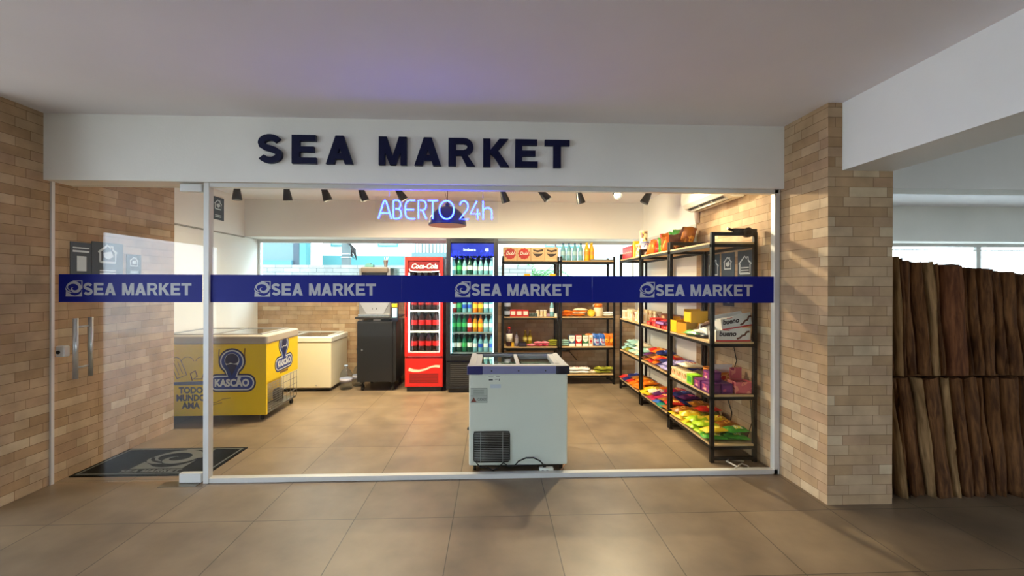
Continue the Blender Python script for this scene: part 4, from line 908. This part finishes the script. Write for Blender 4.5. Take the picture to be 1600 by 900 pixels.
MBd = MB(); MBd.rbox(-.035, .035, -.06, .06, 0, .03, .012); tag(MBd.build('small_tray', M_black, loc=(1.9, 3.89, z2), rz=R(20)), 'small black tray on the third shelf edge of the nearest rack', 'tray')
# fourth shelf, mostly hidden
P(pack_mesh('tan_box', .07, .07, .07, kraft, crm_), (1.93, 4.15, LV[3]+.009), 'small tan box on the fourth shelf of the nearest rack', 'box', None)
# round gadget on the nearest rack
t = thing('clip_fan', (2.155, 3.62, 1.95), 'small round black gadget clamped on top of the nearest rack', 'gadget')
MB().tube([(0, -.025, .0), (0, .02, .0)], .042, 18).build('round_body', M_black, t); MB().tube([(0, -.03, .0), (0, -.025, .0)], .022, 14).build('hub', M_dark, t)
MB().box(-.13, -.03, -.012, .012, .0, .035).tube([(-.13, 0, .02), (-.17, 0, .035)], .012, 6).build('arm', M_black, t)
MB().box(.03, .08, -.012, .012, -.01, .03).build('clamp', M_black, t)
tag(MB().tube([(2.262, 3.66, 1.93), (2.25, 3.7, 1.6), (2.262, 3.66, 1.3), (2.255, 3.72, 1.05), (2.262, 3.68, .8), (2.255, 3.74, .55), (2.262, 3.72, .3), (2.24, 3.8, .05)], .004, 6).build('dangling_cable', M_dark), 'thin dark cable hanging down the right brick wall', 'cable')
tag(MB().tube([(2.25, 4.0, .95), (2.255, 3.95, .8), (2.26, 4.0, .72), (2.265, 4.1, .69)], .004, 6).build('dangling_cable', M_dark), 'thin cable drooping under the third shelf of the nearest rack', 'cable')
tag(MB().tube([(2.25, 4.05, .55), (2.255, 4.1, .4), (2.25, 4.02, .3), (2.255, 4.05, .2)], .005, 6).build('dangling_cable', M_dark), 'dark cable hanging below the second shelf of the nearest rack', 'cable')
# middle rack third shelf
me = pack_mesh('red_pack', .12, .15, .045, red_, print_mat('red_print', (210, 50, 40), (236, 150, 130), (150, 30, 90), 16, 1))
for i, (x, y, q) in enumerate(((1.9, 4.62, 0), (1.9, 4.80, 0), (1.92, 4.98, 0), (1.92, 5.16, 0), (1.93, 4.74, .046), (1.93, 5.05, .046))):
    P(me, (x, y, z2+q), 'red packet, '+(nth(i, 4, 'front')+' in the lower layer' if i < 4 else ['nearer', 'farther'][i-4]+' one of the upper layer')+', third shelf of the middle rack', 'packet', 'red packets', rnd.uniform(-8, 8))
me = pack_mesh('purple_pack', .1, .2, .035, prp_, C('lilac', (170, 130, 190)))
P(me, (1.865, 4.7, z2+.046), 'purple packet at the front edge, third shelf of the middle rack', 'packet', None, 4)
me = pack_mesh('brown_box', .1, .16, .13, brn_, print_mat('brown_print2', (104, 60, 40), (150, 100, 70), (210, 170, 120), 12, 6))
for i, y in enumerate((4.66, 4.85, 5.04, 5.23)): P(me, (2.12, y, z2), 'brown printed box, '+nth(i, 4, 'front')+' in the rear row, third shelf of the middle rack', 'box', 'brown printed boxes', rnd.uniform(-5, 5))
# last rack third shelf: white and cream packs; top: red boxes, yellow, tins
me = pack_mesh('cream_pack', .08, .09, .14, crm_, print_mat('cream_print3', (232, 224, 200), (200, 110, 90), (150, 130, 90), 22, 4)); me2 = pack_mesh('white_pack', .08, .08, .12, wht_, C('beige', (214, 190, 150)))
for i in range(7): P(me if i % 2 else me2, (1.90+.02*(i % 3), 5.5+.115*i, z2), ('cream' if i % 2 else 'white')+' pack, '+nth(i, 7, 'front')+' on the third shelf of the last rack', 'packet', 'white and cream packs', rnd.uniform(-8, 8))
for i in range(5): P(me, (2.1, 5.5+.15*i, z2), 'cream pack, '+nth(i, 5, 'front')+' in the rear row on the third shelf of the last rack', 'packet', 'white and cream packs', rnd.uniform(-8, 8))
rb = pack_mesh('red_box', .09, .06, .17, red_, print_mat('red_print4', (190, 40, 30), (232, 120, 80), (240, 220, 190), 24, 9))
for i in range(5): P(rb, (1.90-.0*i, 6.22-.085*i, z4), 'red box, '+nth(i, 5, 'left')+' standing on top of the last rack', 'box', 'red boxes on the last rack', 90, name='biscuit_box')
yb = pack_mesh('yellow_box', .09, .07, .22, yel_, C('warm_yellow', (246, 204, 70)))
for i, (x, y) in enumerate(((2.05, 6.2), (2.05, 6.08), (1.92, 5.77))): P(yb, (x, y, z4), 'yellow box, '+nth(i, 3, 'left')+' on top of the last rack', 'box', 'yellow boxes on the last rack', name='cereal_box')
tin = lambda name, r, h, body, lab, lid: MB().lathe([(r, 0), (r, h*.12, 1), (r, h*.85), (r, h*.88, 2), (r*1.03, h*.88, 2), (r*1.03, h, 2), (0, h, 2)], n=20).mesh(name, [body, lab, lid])
ta = tin('milk_tin', .05, .17, wht_, print_mat('tin_print', (236, 226, 180), (200, 180, 90), (110, 60, 50), 20, 2), crm_); tb = tin('powder_tin', .05, .18, wht_, print_mat('tin_print2', (226, 226, 226), (60, 80, 150), (150, 150, 170), 16, 4), C('grey_blue', (120, 130, 170)))
for i, (m_, x, y, z) in enumerate(((ta, 1.92, 5.66, 0), (ta, 1.92, 5.55, 0), (tb, 1.92, 5.45, 0), (ta, 1.95, 5.60, .172), (tb, 2.06, 5.46, .0))):
    P(m_, (x, y, z4+z), ['cream tin beside the yellow box', 'cream tin in the middle of the row', 'white tin with blue label at the near end', 'cream tin stacked on two others', 'blue labelled tin in the second row'][i]+' on top of the last rack', 'tin', 'tins on the last rack', rnd.uniform(0, 90), name='food_tin')
tinb = [tb, ta]
# ---- back racks
def carton(x, y, z, w, d, h, label, kind):
    t = thing('square_carton', (x, y, z), label, 'box', 'square cartons on the back rack'); MB().box(-w/2, w/2, -d/2, d/2, 0, h).build('box_body', kraft, t, bevel=.002)
    fr = frame((0, -d/2, h/2), X_, Z_); mb = MB()
    if kind == 'red':
        pts = []
        for q in range(22): a = q/22*2*math.pi; rr = .40*(1+(.12 if q % 2 else -.04)); pts.append((rr*w*math.cos(a), rr*h*math.sin(a)))
        mb.prism(fr, pts, .0002, .001); mb.build('red_splash', mat('splash_red', (178, 34, 28), .5), t)
        text('lettering', 'Dobl', (fr[0]+Vector((0, 0, .005)), *fr[1:]), .045, wht_, t, .0008, .0012, bold=.02, shear=.25, width=w*.62)
    else:
        mb.prism(fr, [(-.36*w, .34*h), (.0, .26*h), (.38*w, .36*h), (.40*w, .2*h), (0, .12*h), (-.3*w, .2*h)], .0002, .001)
        mb.prism(fr, [(-.38*w, .1*h), (.38*w, .06*h), (.3*w, -.1*h), (.1*w, -.2*h), (-.08*w, -.24*h), (-.26*w, -.1*h)], .0002, .001); mb.build('dark_emblem', mat('emblem_brown', (52, 34, 26), .5), t)
        mb = MB(); mb.box(-.42*w, .42*w, -d/2-.001, -d/2, .08*h, .095*h).box(-.3*w, .3*w, -d/2-.0016, -d/2-.001, .52*h, .56*h); mb.build('print_line', C('cream', (226, 204, 160)), t)
cw = .205
for i, (kd, lb) in enumerate((('red', 'leftmost kraft carton with dark red splash print'), ('red', 'second kraft carton with bright red splash print'), ('dark', 'third kraft carton with dark bowl emblem'), ('dark', 'rightmost kraft carton with dark bowl emblem'))):
    carton(.245+i*(cw+.004), 6.66, z4, cw, .2, .20, lb+' on the back rack', kd)
wb = bottle_mesh('clear_big_bottle', .27, .042, M_aq, mat('cap_deep_blue', (30, 60, 110)), mat('pale_label', (150, 185, 195)), n=14)
for i in range(4): inst('water_bottle', wb, (1.06+.09*i, 6.62, z4), rnd.uniform(0, 6), 'clear water bottle, '+nth(i, 4)+' on top of the back corner rack', 'bottle', 'clear bottles on the back corner rack')
ob = bottle_mesh('oil_bottle', .28, .036, mat('cooking_oil', (230, 176, 30), .15), M_ylab, mat('oil_label', (236, 150, 20)), n=14)
for i in range(4): inst('oil_bottle', ob, (1.425+.075*(i % 2), 6.6+.08*(i//2), z4), rnd.uniform(0, 6), 'yellow cooking oil bottle, '+['front left', 'front right', 'rear left', 'rear right'][i]+' of four on the back corner rack', 'bottle', 'cooking oil bottles')
me = pack_mesh('low_grey_tray', .36, .25, .02, C('greyish', (120, 120, 112)), C('greyish', (120, 120, 112)))
P(me, (1.65, 6.65, z4), 'flat grey tray on top of the back corner rack', 'tray', None, name='flat_tray')
# second rack level z2 (1.013), back rack
jar = MB().lathe([(.045, 0), (.05, .01), (.05, .03, 1), (.05, .085), (.045, .095, 2), (.048, .097, 2), (.048, .12, 2), (0, .12, 2)], n=18).mesh('dark_jar', [blk_, C('silver_blue', (160, 170, 190)), blk_])
for i, (x, z) in enumerate(((.205, 0), (.205, .122), (.205, .244))): P(jar, (x, 6.56, z2+z), 'black jar, '+nth(i, 3, 'top').replace('topmost', 'X').replace('lowest', 'topmost').replace('X', 'lowest').replace('second from the top', 'middle one')+' of a stack on the back rack by the black cooler', 'jar', 'stacked black jars', name='jar')
rp = pack_mesh('red_white_pack', .09, .07, .1, red_, wht_)
for i in range(3): P(rp, (.29+.095*i, 6.57, z2), 'red and white packet, '+nth(i, 3)+' of three on the back rack third shelf', 'packet', 'red and white packets')
for i in range(2): P(rp, (.31+.1*i, 6.68, z2), 'red and white packet, '+['left', 'right'][i]+' one in the rear row of the back rack third shelf', 'packet', 'red and white packets')
kt = tin('small_tin', .028, .055, C('grey_green', (70, 84, 78)), C('grey_green', (70, 84, 78)), M_steel)
for i in range(3): P(kt, (.555+.04*i, 6.55, z2), 'small dark tin, '+nth(i, 3)+' in the middle of the back rack third shelf', 'tin', 'small dark tins', name='food_tin')
wt = tin('white_shaker', .022, .10, wht_, crm_, wht_)
for i in range(3): P(wt, (.665+.055*i-(.0 if i < 2 else 0), 6.55, z2), 'white cylindrical pack, '+nth(i, 3)+' on the back rack third shelf', 'tin', 'white cylindrical packs', name='shaker_pack')
me = pack_mesh('mauve_pack', .09, .08, .05, C('mauve', (130, 100, 130)), C('mauve2', (170, 140, 160)))
P(me, (.80+.02, 6.6, z2), 'low mauve packet on the back rack third shelf', 'packet', None)
inst('clear_bottle', BK['clear'], (.88, 6.56, z2), 0, 'tall clear bottle at the right end of the back rack third shelf', 'bottle')
P(pack_mesh('tiny_white_box', .05, .05, .045, wht_, wht_), (.945, 6.56, z2), 'tiny white box at the right end of the back rack third shelf', 'box', None)
# corner rack third shelf
def flat(kind, x, y, z, rz, label, group, s=1, tilt=(0, 0)): bag(kind, (x, y, z), R(rz), label, group, tilt, s)
for i in range(3): flat('orange', 1.10+.012*i, 6.6, z2+.022*i, 90+8*i, 'orange packet, '+['lowest', 'middle', 'topmost'][i]+' of the small stack at left, corner rack third shelf', 'orange packets on the corner rack', .8, (0, 0))
for i in range(4): flat('cream' if i % 2 else 'orange', 1.29+.01*i, 6.6, z2+.024*i, 86+5*i, ('cream' if i % 2 else 'orange')+' packet, '+ORD[i]+' from the bottom of the middle stack, corner rack third shelf', 'packets on the corner rack', .95)
t = thing('round_yellow_pack', (1.475, 6.545, z2), 'round yellow pack standing on the corner rack third shelf', 'packet')
MB().tube([(0, -.02, .055), (0, .02, .055)], .055, 20).build('disc', yel_, t); MB().tube([(0, -.023, .055), (0, -.02, .055)], .035, 20).build('disc_label', C('warm_yellow', (246, 204, 70)), t)
t = thing('large_jar', (1.60, 6.6, z2), 'large cream jar with orange lid on the corner rack third shelf', 'jar')
MB().lathe([(.065, 0), (.07, .01), (.07, .12), (.055, .14)], n=20).build('jar_body', crm_, t); MB().lathe([(.062, .138), (.062, .19), (.05, .195), (0, .195)], n=20).build('lid', ora_, t)
MB().tube([(-.075, 0, .14), (-.08, 0, .17), (-.06, 0, .18)], .006, 6).build('handle', wht_, t)
for i in range(2): flat('white', 1.75, 6.58, z2+.025*i, 88, 'flat white packet, '+['lower', 'upper'][i]+' one at the right end, corner rack third shelf', 'flat white packets', .8)
# second shelf, back rack
wb2 = MB().lathe([(.04, 0), (.045, .01), (.045, .06, 1), (.045, .15), (.03, .18), (.018, .2, 2), (.018, .23, 2), (0, .23, 2)], n=18).mesh('labelled_bottle', [C('dark_wine', (60, 26, 40)), wht_, blk_])
t = thing('labelled_bottle', (.235, 6.58, z1), 'tall bottle with large white label at the left of the back rack second shelf', 'bottle')
MB().lathe([(.04, 0), (.048, .01), (.048, .2), (.03, .24), (.018, .26)], n=18).build('bottle_body', C('dark_wine', (60, 26, 40)), t); MB().lathe([(.0487, .07), (.0487, .19)], n=18).build('label', wht_, t); MB().lathe([(.021, .255), (.021, .29), (0, .29)], n=12).build('cap', red_, t)
P(pack_mesh('yellow_mini', .035, .03, .06, yel_, C('warm_yellow', (246, 204, 70))), (.285, 6.53, z1), 'small yellow packet at the shelf edge beside the labelled bottle', 'packet', None)
inst('grey_bottle', MB().lathe([(.026, 0), (.028, .01), (.028, .05, 1), (.028, .13), (.02, .16), (.012, .18, 2), (.012, .21, 2), (0, .21, 2)], n=16).mesh('grey_bottle', [C('grey_violet', (120, 112, 130)), C('grey2', (160, 156, 165)), blk_]), (.345, 6.57, z1), 0, 'grey bottle beside the tall labelled bottle on the back rack', 'bottle')
oil2 = bottle_mesh('olive_bottle', .22, .032, mat('olive_oil', (150, 130, 30), .15), M_ylab, mat('olive_label', (214, 200, 110)), n=14)
for i in range(2): inst('oil_bottle', oil2, (.49+.075*i, 6.75, z1), 0, ['left', 'right'][i]+' olive oil bottle on the back rack second shelf', 'bottle', 'olive oil bottles')
P(pack_mesh('black_pack', .12, .1, .065, blk_, C('dark_violet', (52, 40, 66))), (.435, 6.56, z1), 'black packet in front of the olive oil bottles', 'packet', None)
flat('pink', .57, 6.57, z1, 90, 'lone pink packet on the back rack second shelf', 'pink packets', .62)
for i in range(4): flat('magenta' if i % 2 == 0 else 'pink', .675+.1*(i//2), 6.57, z1+.036*(i % 2), 90, ('magenta' if i % 2 == 0 else 'pale pink')+' packet of the '+['left', 'right'][i//2]+' pair on the back rack second shelf', 'pink packets', .62)
for i in range(3): flat('olive', .885+.008*i, 6.58, z1+.03*i, 88+6*i, 'olive green packet, '+['lowest', 'middle', 'topmost'][i]+' of the stack at the right end, back rack second shelf', 'olive packets', .7)
# corner rack second shelf: cartons
for i in range(3): flat('mint', 1.07, 6.6, z1+.028*i, 84+8*i, 'pale mint packet, '+['lowest', 'middle', 'topmost'][i]+' of the stack at the left end, corner rack second shelf', 'mint packets', .75)
for i, (c, cnm) in enumerate(((C('slate_blue', (60, 90, 120)), 'blue'), (red_, 'red'), (C('leaf', (40, 120, 70)), 'green'))):
    t = thing('flour_carton', (1.185+.104*i, 6.57, z1), 'white carton with '+cnm+' base on the corner rack second shelf', 'carton', 'white cartons with a coloured base')
    MB().box(-.046, .046, -.03, .03, 0, .165).build('box_body', c, t, bevel=.003)
    mb = MB(); mb.prism(frame((0, -.03, 0), X_, Z_), [(-.04, .16), (.04, .16), (.04, .09), (.0, .055), (-.04, .09)], .0002, .001); mb.prism(frame((0, -.03, 0), X_, Z_), [(-.042, .0), (.042, .0), (.042, .04), (-.042, .04)], .0002, .001); mb.build('white_panel', wht_, t)
    text('lettering', 'nutri', frame((0, -.031, .125), X_, Z_), .016, c, t, .0006, .0004, bold=.03, width=.05)
P(pack_mesh('narrow_carton', .055, .06, .165, wht_, C('peach', (236, 170, 120)), red_), (1.475, 6.57, z1), 'narrow white and peach carton on the corner rack second shelf', 'carton', None, name='narrow_carton')
up = {}
def stand(kind, x, z, label, group, s=.85): bag(kind, (x, 6.6, z+.105*s), 0, label, group, (R(84), 0), s)
for i, (k, x) in enumerate((('orange', 1.46), ('blue', 1.56), ('blue', 1.65), ('orange', 1.735), ('orange', 1.80))):
    k2 = k; stand(k, x, z1, 'upright '+k+' bag, '+nth(i, 5)+' in the row on the corner rack second shelf', 'upright bags on the corner rack')
# bottom shelf of corner rack
for i in range(5):
    flat('white' if i < 4 else 'cream', 1.09+.095*i, 6.6+.0*i, z0, 90+rnd.uniform(-10, 10), 'white packet, '+nth(i, 5)+' in the lower layer on the corner rack bottom shelf' if i < 4 else 'cream packet at the right of the lower white layer on the corner rack bottom shelf', 'white packets on the bottom shelf', .85)
for i in range(3): flat('white', 1.14+.12*i, 6.6, z0+.045, 90+rnd.uniform(-15, 15), 'white packet, '+nth(i, 3)+' in the upper layer on the corner rack bottom shelf', 'white packets on the bottom shelf', .85)
for i in range(4): flat('olive', 1.56+.07*i, 6.6, z0+.045*(i % 2), 80+rnd.uniform(-10, 10), 'yellow green packet, '+nth(i, 4)+' of the group at the right, corner rack bottom shelf', 'yellow green packets', .85)
# fourth shelf of back racks (mostly behind the blue band)
for i in range(6): P([me2, rb, yb][i % 3], (.25+.13*i, 6.65, LV[3]+.009), ['white', 'red', 'yellow'][i % 3]+' box, '+nth(i, 6)+' on the fourth shelf of the back rack', 'box', 'boxes on the fourth back shelf')
# wall tag on the fourth level of the middle rack
# ================================================================ POSTERS AND NOTICES
M_post = mat('poster_slate', (44, 62, 76), .5); M_pw = mat('poster_white', (205, 215, 218), .5)
def poster(fr, w, h, label, kind, parent_name='notice_poster'):
    o = MB(); o.prism(fr, [(-w/2, -h/2), (w/2, -h/2), (w/2, h/2), (-w/2, h/2)], 0, .003); t = tag(o.build(parent_name, M_post), label, 'poster', 'dark notices with white house drawing')
    mb = MB(); s = min(w, h); F = (fr[0]+fr[3]*.003, *fr[1:])
    hs = [(-.34*s, -.25*s), (-.34*s, .12*s), (-.42*s, .12*s), (-.02*s, .42*s), (.12*s, .32*s), (.12*s, .38*s), (.22*s, .38*s), (.22*s, .25*s), (.42*s, .12*s), (.34*s, .12*s), (.34*s, -.25*s), (-.34*s, -.25*s)]
    sc2 = {'camera': .72, 'list': 1.0, 'house': 1.0}[kind]; oy = .12*h if kind == 'camera' else 0
    if kind != 'qr': mb.ribbon(F, [(a*sc2, b*sc2+oy) for a, b in hs], .012*s/.2, 0, .0008)
    if kind == 'camera':
        mb.prism(F, [(-.14*s, oy+.08*s), (.1*s, oy+.14*s), (.18*s, oy), (.02*s, oy-.1*s), (-.12*s, oy-.04*s)], 0, .0008)
    for q in range(3 if kind == 'list' else 2): zz = (-.02-.1*q)*s if kind == 'list' else -h*.3-.08*s*q; mb.prism(F, [(-.26*s, zz-.02*s), (.26*s, zz-.02*s), (.26*s, zz+.02*s), (-.26*s, zz+.02*s)], 0, .0008)
    mb.build('white_drawing', M_pw, t); return t
def wfr(X, Y, Z, right=True):
    return frame((X, Y, Z), (0, -1, 0) if right else (0, 1, 0), Z_)
for (Y, kd, lb) in ((4.40, 'house', 'slate notice with house outline, farthest of three on the right brick wall'), (4.13, 'camera', 'slate notice with camera drawing, middle of three on the right brick wall'), (3.84, 'list', 'slate notice with house and text lines, nearest the glass on the right wall')):
    poster(wfr(2.269, Y, 1.665), .235, .30, lb, kd)
M_pn = mat('poster_navy', (24, 28, 56), .5)
t = tag(MB().box(-.003, 0, -.1, .1, -.1, .14).build('dark_notice', M_pn, loc=(2.271, 4.12, 1.40)), 'dark notice below the three house notices on the right wall', 'poster')
MB().box(-.0042, -.003, -.025, .025, -.07, -.0).build('white_mark', M_pw, t)
poster(wfr(-3.297, 3.86, 1.70, False), .3, .30, 'slate notice with camera drawing on the left brick wall', 'camera')
t = tag(MB().box(0, .003, -.09, .09, -.14, .14).build('notice_poster', M_post, loc=(-3.299, 3.62, 1.69)), 'slate notice with a pale square on the left brick wall beside the door', 'poster')
MB().box(.003, .004, -.035, .045, -.09, .03).box(.003, .004, -.07, .07, .06, .075).box(.003, .004, -.07, .07, .09, .1).build('pale_print', M_pw, t)
poster(wfr(-3.297, 4.13, 1.67, False), .16, .19, 'small slate notice on the left brick wall behind the larger one', 'camera')
poster(frame((-3.651, 5.92, 2.50), (0, 1, 0), Z_), .25, .30, 'small slate notice high on the left plaster wall', 'camera')

# ---- entrance mat
t = thing('door_mat', (-2.765, 3.80, 0), 'black entrance mat with grey wave emblem and border inside the door', 'mat')
M_mat = mat('mat_black', (11, 13, 13), .95, spec=.1, bump=.5, bscale=300, scale=200); M_mg = mat('mat_grey', (96, 98, 92), .9, bump=.4, bscale=300, scale=200)
MB().box(-.52, .52, -.29, .28, 0, .008).build('mat_body', M_mat, t)
mb = MB()
for a in ((-.495, .495, -.265, -.252), (-.495, .495, .245, .258), (-.495, -.482, -.252, .245), (.482, .495, -.252, .245)): mb.box(a[0], a[1], a[2], a[3], .008, .0095)
mb.build('border_line', M_mg, t)
mb = MB(); wave_logo(mb, frame((-.16, -.17, .008), (1, 0, 0), (0, .82, 0)), .42, 0, .0015); mb.build('wave_emblem', M_mg, t)
word(frame((-.2, -.235, .008), (1, 0, 0), (0, 1, 0)), 'SEA MARKET', .05, 0, .0015, M_mg, t)

# ---- rough brown slabs stacked on end beyond the pillar
def slab_mesh(name, w, d, h, seed, m):
    rr = random.Random(seed); n = 14; mb = MB(); rings = []; N = 16
    ph = [rr.uniform(0, 6) for _ in range(6)]; jg = [rr.uniform(-.006, .006) for _ in range(N)]
    for j in range(n+1):
        t = j/n; z = h*t; ring = []
        for k in range(N):
            a = 2*math.pi*k/N; ex = 4
            cx = abs(math.cos(a))**(2/ex)*math.copysign(1, math.cos(a)); cy = abs(math.sin(a))**(2/ex)*math.copysign(1, math.sin(a))
            q = .008*math.sin(3*t*3+ph[k % 6])+jg[k]+rr.uniform(-.002, .002)
            ring.append((w/2*cx+q+.014*math.sin(2.3*t+ph[0]), d/2*cy+q*1.5, z+(rr.uniform(-.01, .01) if j == n else 0)))
        rings.append(ring)
    vs = [p for r in rings for p in r]; fs = [(j*N+k, j*N+(k+1) % N, (j+1)*N+(k+1) % N, (j+1)*N+k) for j in range(n) for k in range(N)]
    mb.add(vs, fs, 0, True); mb.add([], []); o = 0
    mb.f.append(list(range(N-1, -1, -1))); mb.m.append(0); mb.s.append(False); mb.f.append([n*N+k for k in range(N)]); mb.m.append(0); mb.s.append(False)
    return mb.mesh(name, [m])
def bark(name, c, c2):
    m = bpy.data.materials.new(name); m.use_nodes = True; nt = m.node_tree; L = nt.links; b = nt.nodes['Principled BSDF']; b.inputs['Roughness'].default_value = .9; b.inputs['Specular IOR Level'].default_value = .15
    tc = nt.nodes.new('ShaderNodeTexCoord'); mp = nt.nodes.new('ShaderNodeMapping'); mp.inputs['Scale'].default_value = (1, 1, .08); L.new(tc.outputs['Object'], mp.inputs[0])
    n = nt.nodes.new('ShaderNodeTexNoise'); n.inputs['Scale'].default_value = 45; n.inputs['Detail'].default_value = 8; L.new(mp.outputs[0], n.inputs['Vector'])
    r = nt.nodes.new('ShaderNodeValToRGB'); r.color_ramp.elements[0].position = .35; r.color_ramp.elements[1].position = .68; r.color_ramp.elements[0].color = (*lin(c), 1); r.color_ramp.elements[1].color = (*lin(c2), 1)
    L.new(n.outputs[0], r.inputs[0]); L.new(r.outputs[0], b.inputs[0])
    bp = nt.nodes.new('ShaderNodeBump'); bp.inputs['Strength'].default_value = .7; bp.inputs['Distance'].default_value = .01; L.new(n.outputs[0], bp.inputs['Height']); L.new(bp.outputs[0], b.inputs['Normal']); return m
M_b1 = bark('brown_bark', (70, 44, 26), (122, 82, 48)); M_b2 = bark('pale_edge_wood', (120, 92, 60), (168, 132, 90)); M_b3 = bark('red_bark', (80, 46, 28), (124, 78, 48))
def slabs(x, z, hs, ws, ms, lean, tier):
    n = len(ws)
    for i in range(n):
        h = hs(i); nm_ = {M_b1: 'dark brown', M_b2: 'pale tan', M_b3: 'reddish brown'}[ms[i]]
        q = [j for j in range(n) if ms[j] is ms[i]]; p = q.index(i)
        dd = .55+rnd.uniform(-.03, .03); o = inst('rough_slab', slab_mesh('rough_slab', ws[i], dd, h, i*7+int(z*10), ms[i]), (x+ws[i]/2, 3.22+rnd.uniform(-.015, .02)-(.02 if ms[i] is M_b2 else 0), z), 0,
                'rough '+nm_+' upright slab'+(', '+nth(p, len(q))+' such one' if len(q) > 1 else '')+' in the '+tier+' tier past the pillar', 'slab', 'rough slabs in the '+tier+' tier', (0, R(-lean)))
        x += ws[i]+.006
b1, b2, b3 = M_b1, M_b2, M_b3
slabs(2.77, .865, lambda i: .85-.0095*i, [.075, .04, .03, .10, .07, .06, .025, .16, .05, .07, .10, .06, .09, .11, .1, .12, .07, .1], [b1, b2, b1, b1, b1, b2, b1, b3, b1, b1, b1, b1, b1, b1, b1, b1, b1, b1], 4, 'upper')
slabs(2.77, .0, lambda i: .85, [.10, .03, .05, .12, .03, .16, .04, .08, .12, .05, .1, .12, .1, .1, .12, .08], [b1, b2, b1, b1, b2, b1, b2, b1, b1, b1, b1, b1, b1, b1, b1, b1], 7, 'lower')
tag(MB().box(2.76, 4.2, 3.0, 3.5, .853, .863).build('divider_board', M_b1), 'thin dark board lying between the two tiers of slabs', 'board')
# camera on the far beam of the next room
t = thing('wall_camera', (3.98, 6.55, 2.36), 'small white camera with lamp on the far beam of the next room', 'camera')
MB().box(-.05, .07, -.06, 0, -.04, .04).build('housing', mat('lamp_grey', (170, 175, 172), .4), t); MB().tube([(-.1, -.04, .01), (-.05, -.04, .0)], .022, 10).build('lens', M_dark, t); MB().tube([(-.08, -.002, .04), (-.08, -.002, .3)], .003, 5).build('cable', M_dark, t)
